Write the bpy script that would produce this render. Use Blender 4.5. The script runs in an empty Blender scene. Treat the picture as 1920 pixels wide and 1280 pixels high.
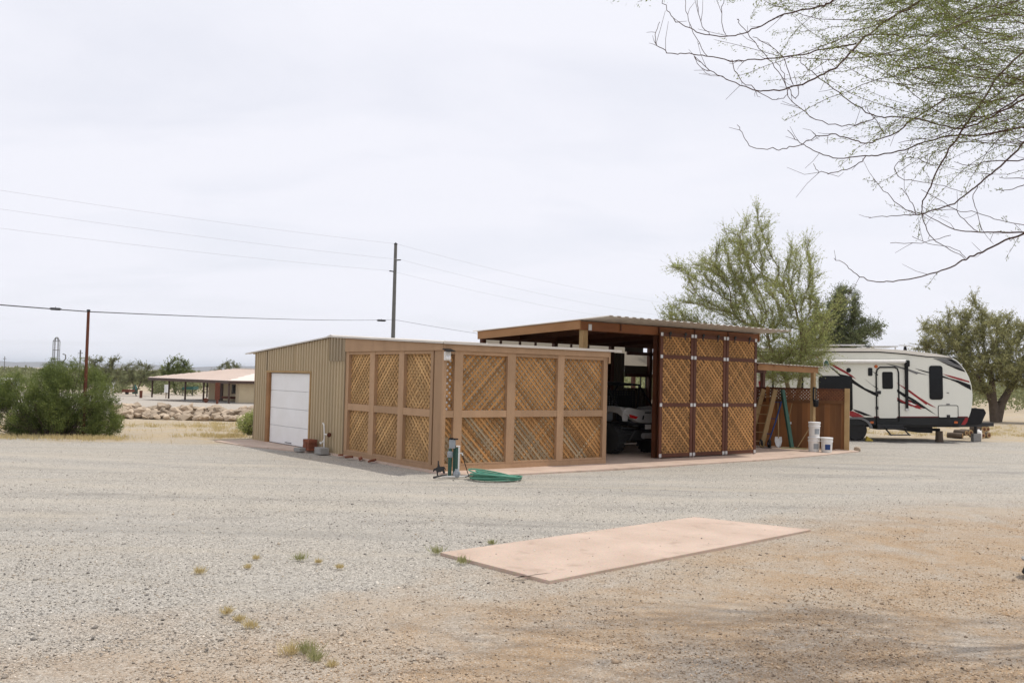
import bpy, math, random
import numpy as np
from math import sin, cos, pi, radians, sqrt, atan2
from mathutils import Matrix, Vector
random.seed(7); rng = np.random.default_rng(7)
scene = bpy.context.scene
col = scene.collection

# ------------------------------------------------------------------ camera
H = 1.75
ROLL, PITCH = radians(1.35), radians(2.25)
FPX = 1743.0
cf = np.array([0, cos(PITCH), sin(PITCH)]); cu0 = np.array([0, -sin(PITCH), cos(PITCH)]); cr0 = np.array([1.0, 0, 0])
cr = cos(ROLL) * cr0 + sin(ROLL) * cu0; cu = cos(ROLL) * cu0 - sin(ROLL) * cr0
cam_d = bpy.data.cameras.new('camera'); cam = bpy.data.objects.new('camera', cam_d); col.objects.link(cam)
cam.matrix_world = Matrix(((cr[0], cu[0], -cf[0], 0), (cr[1], cu[1], -cf[1], 0), (cr[2], cu[2], -cf[2], H), (0, 0, 0, 1)))
cam_d.sensor_width = 36; cam_d.lens = FPX / 1920 * 36; cam_d.clip_end = 40000; cam_d.clip_start = 0.1
scene.camera = cam
# ------------------------------------------------------------------ world / sun / exposure
SUN = Vector((0.328, 0.128, 0.93)).normalized()
world = bpy.data.worlds.new('World'); scene.world = world; world.use_nodes = True
wn, wl = world.node_tree.nodes, world.node_tree.links
wn.clear()
w_out = wn.new('ShaderNodeOutputWorld'); w_bg = wn.new('ShaderNodeBackground')
sky = wn.new('ShaderNodeTexSky'); sky.sky_type = 'NISHITA'; sky.sun_disc = False
sky.sun_elevation = math.asin(SUN.z); sky.sun_rotation = atan2(SUN.x, SUN.y)
sky.air_density = 1.0; sky.dust_density = 1.5; sky.ozone_density = 1.0; sky.altitude = 400
tc = wn.new('ShaderNodeTexCoord')
sep = wn.new('ShaderNodeSeparateXYZ'); wl.new(tc.outputs['Generated'], sep.inputs[0])
# thin high cloud sheet: the view direction projected on a flat layer overhead
zc = wn.new('ShaderNodeMath'); zc.operation = 'MAXIMUM'; zc.inputs[1].default_value = 0.0; wl.new(sep.outputs['Z'], zc.inputs[0])
za = wn.new('ShaderNodeMath'); za.operation = 'ADD'; za.inputs[1].default_value = 0.16; wl.new(zc.outputs[0], za.inputs[0])
dx = wn.new('ShaderNodeMath'); dx.operation = 'DIVIDE'; wl.new(sep.outputs['X'], dx.inputs[0]); wl.new(za.outputs[0], dx.inputs[1])
dy = wn.new('ShaderNodeMath'); dy.operation = 'DIVIDE'; wl.new(sep.outputs['Y'], dy.inputs[0]); wl.new(za.outputs[0], dy.inputs[1])
cmb = wn.new('ShaderNodeCombineXYZ'); wl.new(dx.outputs[0], cmb.inputs[0]); wl.new(dy.outputs[0], cmb.inputs[1])
mp = wn.new('ShaderNodeMapping'); mp.inputs['Rotation'].default_value = (0, 0, radians(-28)); mp.inputs['Scale'].default_value = (0.6, 1.1, 1)
mp.inputs['Location'].default_value = (3.1, 0.4, 0)
wl.new(cmb.outputs[0], mp.inputs[0])
nz = wn.new('ShaderNodeTexNoise'); nz.inputs['Scale'].default_value = 1.5; nz.inputs['Detail'].default_value = 7; nz.inputs['Roughness'].default_value = 0.52
nz.inputs['Distortion'].default_value = 0.5
wl.new(mp.outputs[0], nz.inputs['Vector'])
mr = wn.new('ShaderNodeMapRange'); mr.inputs['From Min'].default_value = 0.32; mr.inputs['From Max'].default_value = 0.53
mr.inputs['To Min'].default_value = 0.88; mr.inputs['To Max'].default_value = 0.985
wl.new(nz.outputs['Fac'], mr.inputs['Value'])
sk = wn.new('ShaderNodeMix'); sk.data_type = 'RGBA'; sk.blend_type = 'MULTIPLY'; sk.inputs[0].default_value = 1.0
wl.new(sky.outputs[0], sk.inputs[6]); sk.inputs[7].default_value = (1, 1, 1, 1)
cl = wn.new('ShaderNodeMix'); cl.data_type = 'RGBA'
wl.new(mr.outputs[0], cl.inputs[0]); wl.new(sk.outputs[2], cl.inputs[6]); cl.inputs[7].default_value = (9.25, 9.3, 10.05, 1)
wl.new(cl.outputs[2], w_bg.inputs['Color']); w_bg.inputs['Strength'].default_value = 0.10
wl.new(w_bg.outputs[0], w_out.inputs['Surface'])
sd = bpy.data.lights.new('sun', 'SUN'); sd.energy = 2.6; sd.angle = radians(0.8); sd.color = (1.0, 0.95, 0.86)
so = bpy.data.objects.new('sun', sd); col.objects.link(so); so.location = (20, 10, 40)
so.rotation_euler = SUN.to_track_quat('Z', 'Y').to_euler()
scene.view_settings.view_transform = 'Standard'; scene.view_settings.look = 'None'
scene.view_settings.exposure = 0.0; scene.view_settings.gamma = 1.0; scene.view_settings.use_curve_mapping = False

# ------------------------------------------------------------------ helpers
def at(px, py, Y):
    """world point at distance Y seen at photo pixel (px,py)"""
    d = (px - 960) / FPX * cr - (py - 640) / FPX * cu + cf
    t = Y / d[1]
    return np.array([0, 0, H]) + t * d
def sstep(e0, e1, x):
    t = np.clip((x - e0) / (e1 - e0), 0, 1); return t * t * (3 - 2 * t)
def gz(x, y):
    m = 1 - sstep(-9.0, -3.0, np.asarray(x, float))
    return -np.clip(0.021 * (np.asarray(y, float) - 26), 0, 1.6) * m

class B:
    def __init__(s): s.v = []; s.f = []
    def add(s, vs, fs):
        o = len(s.v); s.v += [tuple(map(float, v)) for v in vs]; s.f += [tuple(i + o for i in f) for f in fs]; return s
    def box(s, x0, x1, y0, y1, z0, z1):
        return s.add([(x0,y0,z0),(x1,y0,z0),(x1,y1,z0),(x0,y1,z0),(x0,y0,z1),(x1,y0,z1),(x1,y1,z1),(x0,y1,z1)],
                     [(0,3,2,1),(4,5,6,7),(0,1,5,4),(1,2,6,5),(2,3,7,6),(3,0,4,7)])
    def bar(s, p0, p1, w, h, up=(0, 0, 1)):
        p0, p1 = Vector(p0), Vector(p1); d = (p1 - p0).normalized(); u = Vector(up)
        x = d.cross(u)
        if x.length < 1e-4: x = d.cross(Vector((1, 0, 0)))
        x.normalize(); z = x.cross(d)
        vs = []
        for p in (p0, p1):
            for a, b in ((-1,-1),(1,-1),(1,1),(-1,1)): vs.append(p + x * a * w / 2 + z * b * h / 2)
        return s.add(vs, [(0,1,2,3),(7,6,5,4),(0,4,5,1),(1,5,6,2),(2,6,7,3),(3,7,4,0)])
    def tube(s, pts, r, n=8, cap=True):
        pts = [Vector(p) for p in pts]; m = len(pts)
        rr = r if isinstance(r, (list, tuple)) else [r] * m
        prev = None; vs = []; fs = []
        for i, p in enumerate(pts):
            d = (pts[min(i+1, m-1)] - pts[max(i-1, 0)])
            d = d.normalized() if d.length > 1e-9 else Vector((0,0,1))
            if prev is None:
                x = d.cross(Vector((0,0,1)))
                if x.length < 1e-3: x = d.cross(Vector((0,1,0)))
            else:
                x = prev - d * prev.dot(d)
                if x.length < 1e-6: x = d.cross(Vector((0,1,0.3)))
            x.normalize(); prev = x; y = d.cross(x)
            for k in range(n):
                a = 2 * pi * k / n; vs.append(p + (x * cos(a) + y * sin(a)) * rr[i])
        for i in range(m - 1):
            for k in range(n):
                k2 = (k + 1) % n; fs.append((i*n+k, i*n+k2, (i+1)*n+k2, (i+1)*n+k))
        if cap: fs.append(tuple(range(n))[::-1]); fs.append(tuple((m-1)*n + k for k in range(n)))
        return s.add(vs, fs)
    def prism(s, poly, f0, f1):
        """poly: list of 2D pts; f0,f1 map a 2D point to 3D for the two faces"""
        n = len(poly); vs = [f0(*p) for p in poly] + [f1(*p) for p in poly]
        fs = [tuple(range(n)), tuple(range(2*n-1, n-1, -1))] + [((i+1) % n, i, n+i, n+(i+1) % n) for i in range(n)]
        return s.add(vs, fs)
    def lathe(s, prof, n=20, c=(0, 0, 0), axis='z', a0=0.0):
        vs = []; fs = []; m = len(prof)
        for r, z in prof:
            for k in range(n):
                a = a0 + 2*pi*k/n
                p = (r*cos(a), r*sin(a), z)
                if axis == 'y': p = (p[0], p[2], p[1])
                elif axis == 'x': p = (p[2], p[0], p[1])
                vs.append((p[0]+c[0], p[1]+c[1], p[2]+c[2]))
        for i in range(m-1):
            for k in range(n):
                k2 = (k+1) % n; fs.append((i*n+k, i*n+k2, (i+1)*n+k2, (i+1)*n+k))
        fs.append(tuple(range(n))[::-1]); fs.append(tuple((m-1)*n+k for k in range(n)))
        return s.add(vs, fs)
    def mesh(s, name, mat=None, smooth=False):
        me = bpy.data.meshes.new(name); me.from_pydata(s.v, [], s.f); me.update()
        import bmesh
        bm = bmesh.new(); bm.from_mesh(me); bmesh.ops.recalc_face_normals(bm, faces=bm.faces); bm.to_mesh(me); bm.free()
        if smooth:
            me.polygons.foreach_set('use_smooth', [True]*len(me.polygons))
            try: me.set_sharp_from_angle(angle=radians(40))
            except Exception: pass
        if mat: me.materials.append(mat)
        return me
    def build(s, name, mat, parent=None, loc=None, smooth=False, bevel=0, rot=None):
        return link(name, s.mesh(name, mat, smooth), parent, loc, bevel, rot)
def link(name, me, parent=None, loc=None, bevel=0, rot=None):
    o = bpy.data.objects.new(name, me); col.objects.link(o)
    if parent is not None: o.parent = parent
    if loc is not None: o.location = loc
    if rot is not None: o.rotation_euler = rot
    if bevel:
        md = o.modifiers.new('bevel', 'BEVEL'); md.width = bevel; md.segments = 2; md.limit_method = 'ANGLE'
    return o
def empty(name, loc=(0,0,0), rz=0.0, rot=None):
    o = bpy.data.objects.new(name, None); col.objects.link(o); o.location = loc
    o.rotation_euler = rot if rot else (0, 0, rz); o.empty_display_size = 0.2
    return o
def tag(o, label=None, cat=None, group=None, kind=None):
    if label: o['label'] = label
    if cat: o['category'] = cat
    if group: o['group'] = group
    if kind: o['kind'] = kind
    return o
def np_mesh(name, V, F, mat, smooth=False):
    """V (n,3), F (m,k) index array"""
    V = np.asarray(V, np.float32); F = np.asarray(F, np.int32); m, k = F.shape
    me = bpy.data.meshes.new(name)
    me.vertices.add(len(V)); me.vertices.foreach_set('co', V.ravel())
    me.loops.add(m*k); me.loops.foreach_set('vertex_index', F.ravel())
    me.polygons.add(m); me.polygons.foreach_set('loop_start', np.arange(0, m*k, k, dtype=np.int32))
    try: me.polygons.foreach_set('loop_total', np.full(m, k, np.int32))
    except Exception: pass
    if smooth: me.polygons.foreach_set('use_smooth', np.ones(m, bool))
    me.update(calc_edges=True); me.validate()
    if mat: me.materials.append(mat)
    return me

# ------------------------------------------------------------------ materials
def rgba(c): return (c[0], c[1], c[2], 1.0)
def new_mat(name):
    m = bpy.data.materials.new(name); m.use_nodes = True
    nt = m.node_tree; b = nt.nodes['Principled BSDF']; return m, nt, nt.nodes, nt.links, b
def pmat(name, c1, c2=None, scale=6.0, rough=0.7, metal=0.0, stretch=(1, 1, 1), bump=0.0, bscale=None, rand=0.0, island=0.0, spec=0.35, detail=6, trans=0.0, dust=None, contrast=0.25):
    m, nt, N, L, b = new_mat(name)
    c2 = c2 or tuple(x*0.8 for x in c1)
    t = N.new('ShaderNodeTexCoord'); mpn = N.new('ShaderNodeMapping'); mpn.inputs['Scale'].default_value = stretch
    L.new(t.outputs['Object'], mpn.inputs[0])
    vec = mpn.outputs[0]
    n = N.new('ShaderNodeTexNoise'); n.inputs['Scale'].default_value = scale; n.inputs['Detail'].default_value = detail; n.inputs['Roughness'].default_value = 0.6
    oi = N.new('ShaderNodeObjectInfo')
    if rand > 0:
        ad = N.new('ShaderNodeVectorMath'); ad.operation = 'ADD'
        sc = N.new('ShaderNodeMath'); sc.operation = 'MULTIPLY'; sc.inputs[1].default_value = 37.0
        L.new(oi.outputs['Random'], sc.inputs[0]); L.new(vec, ad.inputs[0]); L.new(sc.outputs[0], ad.inputs[1]); vec = ad.outputs[0]
    L.new(vec, n.inputs['Vector'])
    r = N.new('ShaderNodeMapRange'); r.inputs['From Min'].default_value = 0.5 - contrast; r.inputs['From Max'].default_value = 0.5 + contrast
    L.new(n.outputs['Fac'], r.inputs['Value'])
    fac = r.outputs[0]
    mx = N.new('ShaderNodeMix'); mx.data_type = 'RGBA'; mx.inputs[6].default_value = rgba(c1); mx.inputs[7].default_value = rgba(c2)
    L.new(fac, mx.inputs[0]); out = mx.outputs[2]
    if rand > 0 or island > 0:
        hs = N.new('ShaderNodeHueSaturation'); hs.inputs['Saturation'].default_value = 1.0
        rr = N.new('ShaderNodeMapRange'); k = max(rand, island)
        rr.inputs['To Min'].default_value = 1 - k; rr.inputs['To Max'].default_value = 1 + k
        if island > 0:
            g = N.new('ShaderNodeNewGeometry'); L.new(g.outputs['Random Per Island'], rr.inputs['Value'])
        else: L.new(oi.outputs['Random'], rr.inputs['Value'])
        L.new(rr.outputs[0], hs.inputs['Value']); L.new(out, hs.inputs['Color']); out = hs.outputs[0]
    if dust:   # (colour, height, strength): splash-back dust rising from the ground, in object z
        pass
    L.new(out, b.inputs['Base Color'])
    b.inputs['Roughness'].default_value = rough; b.inputs['Metallic'].default_value = metal
    b.inputs['Specular IOR Level'].default_value = spec
    if bump > 0:
        n2 = N.new('ShaderNodeTexNoise'); n2.inputs['Scale'].default_value = bscale or scale*4; n2.inputs['Detail'].default_value = 4
        L.new(vec, n2.inputs['Vector'])
        bp = N.new('ShaderNodeBump'); bp.inputs['Strength'].default_value = bump; bp.inputs['Distance'].default_value = 0.01
        L.new(n2.outputs['Fac'], bp.inputs['Height']); L.new(bp.outputs[0], b.inputs['Normal'])
    return m
def leaf_mat(name, ca, cb, cc=None, trans=0.35, ns=1.6):
    m, nt, N, L, b = new_mat(name)
    g = N.new('ShaderNodeNewGeometry'); rp = N.new('ShaderNodeValToRGB')
    rp.color_ramp.elements[0].color = rgba(ca); rp.color_ramp.elements[1].color = rgba(cb)
    if cc: e = rp.color_ramp.elements.new(0.86); e.color = rgba(cb); rp.color_ramp.elements[-1].color = rgba(cc)
    t = N.new('ShaderNodeTexCoord'); n = N.new('ShaderNodeTexNoise'); n.inputs['Scale'].default_value = ns; n.inputs['Detail'].default_value = 3
    L.new(t.outputs['Object'], n.inputs['Vector'])
    mm = N.new('ShaderNodeMath'); mm.operation = 'MULTIPLY_ADD'; mm.inputs[1].default_value = 0.55
    L.new(g.outputs['Random Per Island'], mm.inputs[0])
    m2 = N.new('ShaderNodeMapRange'); m2.inputs['From Min'].default_value = 0.3; m2.inputs['From Max'].default_value = 0.7; m2.inputs['To Max'].default_value = 0.45
    L.new(n.outputs['Fac'], m2.inputs['Value']); L.new(m2.outputs[0], mm.inputs[2])
    L.new(mm.outputs[0], rp.inputs[0]); L.new(rp.outputs[0], b.inputs['Base Color'])
    b.inputs['Roughness'].default_value = 0.55; b.inputs['Specular IOR Level'].default_value = 0.25
    tr = N.new('ShaderNodeBsdfTranslucent'); L.new(rp.outputs[0], tr.inputs['Color'])
    ms = N.new('ShaderNodeMixShader'); ms.inputs[0].default_value = trans
    L.new(b.outputs[0], ms.inputs[1]); L.new(tr.outputs[0], ms.inputs[2]); L.new(ms.outputs[0], N['Material Output'].inputs['Surface'])
    return m
M = {}
M['trim'] = pmat('brown_painted_wood', (0.42, 0.268, 0.158), (0.345, 0.217, 0.125), 3.0, 0.75, stretch=(1.5, 1.5, 0.35), bump=0.2, bscale=30, rand=0.12, contrast=0.2)
M['slat'] = pmat('cedar_slat', (0.47, 0.26, 0.10), (0.28, 0.135, 0.044), 3.0, 0.8, rand=0.36, bump=0.2, bscale=25)
M['slat_grey'] = pmat('weathered_slat', (0.36, 0.28, 0.175), (0.26, 0.19, 0.115), 2.2, 0.85, rand=0.30, bump=0.2, bscale=25)
M['slat_joined'] = pmat('cedar_lattice', (0.52, 0.33, 0.15), (0.37, 0.215, 0.09), 2.5, 0.8, island=0.28)
M['back_wood'] = pmat('weathered_board', (0.44, 0.265, 0.118), (0.30, 0.18, 0.083), 2.5, 0.9, stretch=(1, 1, 0.6))
M['back_grey'] = pmat('grey_sheet', (0.44, 0.385, 0.30), (0.34, 0.29, 0.22), 2.5, 0.85)
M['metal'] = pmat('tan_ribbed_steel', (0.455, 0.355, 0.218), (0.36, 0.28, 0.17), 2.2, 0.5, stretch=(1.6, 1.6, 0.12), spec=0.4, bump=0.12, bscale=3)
M['metal_d'] = pmat('tan_steel_patch', (0.315, 0.25, 0.16), (0.275, 0.215, 0.138), 1.2, 0.5, stretch=(1, 1, 0.25), spec=0.4)
M['metal_in'] = pmat('shade_darkened_tan_steel', (0.13, 0.105, 0.07), (0.10, 0.08, 0.055), 1.2, 0.7, stretch=(1, 1, 0.25))  # tan steel again, with the dimness of the shed interior put into its colour
M['roof_w'] = pmat('pale_galvanised_roof', (0.62, 0.58, 0.52), (0.50, 0.46, 0.41), 2.0, 0.45, metal=0.15)
M['white'] = pmat('white_steel_door', (0.86, 0.865, 0.88), (0.74, 0.735, 0.72), 1.6, 0.45, contrast=0.32)
M['utvw'] = pmat('shade_dimmed_white_plastic', (0.38, 0.38, 0.375), (0.30, 0.295, 0.285), 3, 0.5)  # buggy's white plastic, darkened in colour to stand in for shade in the bay
M['whitep'] = pmat('white_paint', (0.78, 0.77, 0.74), (0.66, 0.64, 0.60), 5, 0.5)
M['back_dark'] = pmat('dark_backing_board', (0.16, 0.09, 0.042), (0.10, 0.058, 0.03), 2.5, 0.9)
M['beam'] = pmat('orange_stained_beam', (0.26, 0.098, 0.032), (0.165, 0.058, 0.02), 2.0, 0.6, stretch=(0.4, 0.4, 1), rand=0.1, bump=0.2, bscale=25)
M['sidebeam'] = pmat('weathered_brown_beam', (0.36, 0.19, 0.08), (0.235, 0.115, 0.045), 2.0, 0.65, stretch=(1, 0.4, 1), bump=0.2, bscale=25)
M['redwood'] = pmat('redwood_stain', (0.115, 0.036, 0.014), (0.075, 0.023, 0.010), 2.5, 0.6, rand=0.1, bump=0.15, bscale=25)
M['rawwood'] = pmat('raw_timber', (0.42, 0.29, 0.14), (0.30, 0.19, 0.085), 3.0, 0.75, rand=0.12, bump=0.2, bscale=30)
M['fence'] = pmat('cedar_fence_board', (0.30, 0.13, 0.042), (0.17, 0.068, 0.022), 2.2, 0.7, stretch=(1.5, 1.5, 0.3), rand=0.5, bump=0.25, bscale=30)
M['fence_d'] = pmat('dark_fence_lattice', (0.20, 0.075, 0.028), (0.14, 0.05, 0.02), 3.0, 0.7, island=0.2)
M['galv'] = pmat('galvanised_plate', (0.62, 0.62, 0.61), (0.48, 0.48, 0.47), 12, 0.35, metal=0.45)
M['black'] = pmat('black_plastic', (0.014, 0.014, 0.015), (0.009, 0.009, 0.010), 8, 0.5, spec=0.18)
M['dark'] = pmat('dark_steel', (0.04, 0.04, 0.042), (0.028, 0.027, 0.027), 8, 0.55, metal=0.3)
M['rubber'] = pmat('tyre_rubber', (0.028, 0.027, 0.026), (0.018, 0.018, 0.018), 10, 0.85)
M['glass'] = pmat('dark_tinted_glass', (0.012, 0.013, 0.015), (0.010, 0.011, 0.012), 1, 0.08, spec=0.16)
M['rv'] = pmat('rv_white_fibreglass', (0.77, 0.77, 0.69), (0.73, 0.73, 0.65), 0.8, 0.35)
M['rvcap'] = pmat('rv_cream_roof', (0.80, 0.76, 0.68), (0.74, 0.70, 0.62), 1.5, 0.5)
M['rvred'] = pmat('rv_red_vinyl', (0.30, 0.018, 0.02), (0.26, 0.016, 0.018), 3, 0.35)
M['rvgrey'] = pmat('rv_grey_vinyl', (0.17, 0.17, 0.17), (0.14, 0.14, 0.14), 3, 0.4)
M['skirt'] = pmat('rv_dark_skirt', (0.024, 0.025, 0.026), (0.019, 0.02, 0.02), 3, 0.45, spec=0.2)
M['darkred'] = pmat('rv_dark_red_vinyl', (0.11, 0.012, 0.014), (0.09, 0.01, 0.012), 3, 0.4)
M['amber'] = pmat('amber_lens', (0.55, 0.13, 0.03), (0.5, 0.12, 0.03), 5, 0.3)
M['redlens'] = pmat('red_lens', (0.42, 0.012, 0.012), (0.36, 0.01, 0.01), 5, 0.25)
M['alu'] = pmat('aluminium', (0.60, 0.60, 0.60), (0.50, 0.50, 0.50), 6, 0.35, metal=0.6)
M['pink'] = None
M['green_hose'] = pmat('green_rubber_hose', (0.10, 0.30, 0.21), (0.075, 0.235, 0.165), 3, 0.45)
M['green_p'] = pmat('green_painted_steel', (0.035, 0.10, 0.075), (0.025, 0.07, 0.05), 8, 0.55)
M['grey_p'] = pmat('grey_pipe', (0.33, 0.36, 0.38), (0.25, 0.27, 0.29), 9, 0.55)
M['blue'] = pmat('blue_painted_steel', (0.02, 0.055, 0.19), (0.015, 0.04, 0.14), 6, 0.45)
M['rust'] = pmat('rusted_steel', (0.17, 0.055, 0.028), (0.09, 0.032, 0.02), 9, 0.85, bump=0.2)
M['brick'] = pmat('red_brick', (0.25, 0.085, 0.045), (0.16, 0.055, 0.032), 12, 0.9, rand=0.18, bump=0.3)
M['block'] = pmat('concrete_block', (0.33, 0.32, 0.30), (0.25, 0.24, 0.225), 12, 0.95, bump=0.3)
M['rock'] = pmat('tan_fieldstone', (0.50, 0.41, 0.31), (0.33, 0.255, 0.185), 1.6, 0.95, rand=0.28, bump=0.4, bscale=9)
M['bark'] = pmat('brown_bark', (0.135, 0.105, 0.08), (0.085, 0.062, 0.045), 6, 0.9, bump=0.3)
M['bark_y'] = pmat('pale_yellow_bark', (0.26, 0.215, 0.12), (0.17, 0.135, 0.075), 6, 0.9, bump=0.3)
M['twig'] = pmat('dark_red_twig', (0.105, 0.060, 0.048), (0.075, 0.042, 0.035), 6, 0.8)
M['pole'] = pmat('weathered_pole', (0.155, 0.155, 0.145), (0.115, 0.115, 0.108), 3, 0.9)
M['wire'] = pmat('black_cable', (0.05, 0.05, 0.055), (0.04, 0.04, 0.045), 3, 0.6)
M['wire_g'] = pmat('aluminium_conductor', (0.42, 0.42, 0.45), (0.40, 0.40, 0.43), 3, 0.6)
M['stucco'] = pmat('cream_stucco', (0.52, 0.44, 0.30), (0.46, 0.385, 0.26), 2, 0.9)
M['hroof'] = pmat('tan_metal_roof', (0.76, 0.66, 0.59), (0.70, 0.60, 0.53), 0.6, 0.5)
M['brown'] = pmat('dark_brown_paint', (0.075, 0.042, 0.030), (0.055, 0.032, 0.024), 4, 0.6)
M['teal'] = pmat('teal_plastic', (0.025, 0.10, 0.08), (0.02, 0.08, 0.065), 4, 0.5)
M['straw'] = leaf_mat('dry_grass_blades', (0.46, 0.37, 0.18), (0.66, 0.55, 0.30), (0.36, 0.33, 0.15), 0.3)
M['tuft'] = leaf_mat('green_tuft_blades', (0.24, 0.25, 0.10), (0.42, 0.41, 0.20), (0.56, 0.48, 0.25), 0.3)
M['leaf1'] = leaf_mat('light_green_leaves', (0.25, 0.295, 0.095), (0.48, 0.51, 0.20), (0.60, 0.57, 0.31), 0.58)
M['leaf2'] = leaf_mat('dull_green_leaves', (0.11, 0.14, 0.065), (0.23, 0.26, 0.125), None, 0.4)
M['leaf3'] = leaf_mat('olive_mesquite_leaves', (0.23, 0.24, 0.105), (0.43, 0.42, 0.20), (0.52, 0.49, 0.26), 0.55)
M['leafb'] = leaf_mat('fresh_green_shrub_leaves', (0.07, 0.10, 0.03), (0.24, 0.285, 0.085), (0.40, 0.40, 0.16), 0.40)
M['leafs'] = leaf_mat('grey_green_scrub_leaves', (0.13, 0.15, 0.065), (0.27, 0.28, 0.135), None, 0.3)
M['leafo'] = leaf_mat('feathery_green_leaflets', (0.15, 0.19, 0.055), (0.30, 0.34, 0.11), None, 0.5)

def concrete_mat():
    m, nt, N, L, b = new_mat('pink_tinted_concrete')
    t = N.new('ShaderNodeTexCoord')
    n = N.new('ShaderNodeTexNoise'); n.inputs['Scale'].default_value = 1.3; n.inputs['Detail'].default_value = 8; L.new(t.outputs['Object'], n.inputs['Vector'])
    r = N.new('ShaderNodeValToRGB'); e = r.color_ramp.elements
    e[0].position = 0.33; e[0].color = (0.445, 0.33, 0.255, 1); e[1].position = 0.66; e[1].color = (0.545, 0.415, 0.33, 1)
    L.new(n.outputs['Fac'], r.inputs[0])
    n2 = N.new('ShaderNodeTexNoise'); n2.inputs['Scale'].default_value = 45; n2.inputs['Detail'].default_value = 4; L.new(t.outputs['Object'], n2.inputs['Vector'])
    mx = N.new('ShaderNodeMix'); mx.data_type = 'RGBA'; mx.blend_type = 'OVERLAY'; mx.inputs[0].default_value = 0.25
    L.new(r.outputs[0], mx.inputs[6]); L.new(n2.outputs['Color'], mx.inputs[7])
    hs = N.new('ShaderNodeHueSaturation'); hs.inputs['Saturation'].default_value = 0.95; L.new(mx.outputs[2], hs.inputs['Color'])
    # small dark stains
    v = N.new('ShaderNodeTexNoise'); v.inputs['Scale'].default_value = 4.0; v.inputs['Detail'].default_value = 5; L.new(t.outputs['Object'], v.inputs['Vector'])
    sr = N.new('ShaderNodeMapRange'); sr.inputs['From Min'].default_value = 0.58; sr.inputs['From Max'].default_value = 0.74; sr.inputs['To Max'].default_value = 0.4; L.new(v.outputs['Fac'], sr.inputs['Value'])
    st = N.new('ShaderNodeMix'); st.data_type = 'RGBA'; L.new(sr.outputs[0], st.inputs[0]); L.new(hs.outputs[0], st.inputs[6]); st.inputs[7].default_value = (0.22, 0.15, 0.11, 1)
    L.new(st.outputs[2], b.inputs['Base Color']); b.inputs['Roughness'].default_value = 0.85
    bp = N.new('ShaderNodeBump'); bp.inputs['Strength'].default_value = 0.15; bp.inputs['Distance'].default_value = 0.005; L.new(n2.outputs['Fac'], bp.inputs['Height']); L.new(bp.outputs[0], b.inputs['Normal'])
    return m
M['pink'] = concrete_mat()

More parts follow.
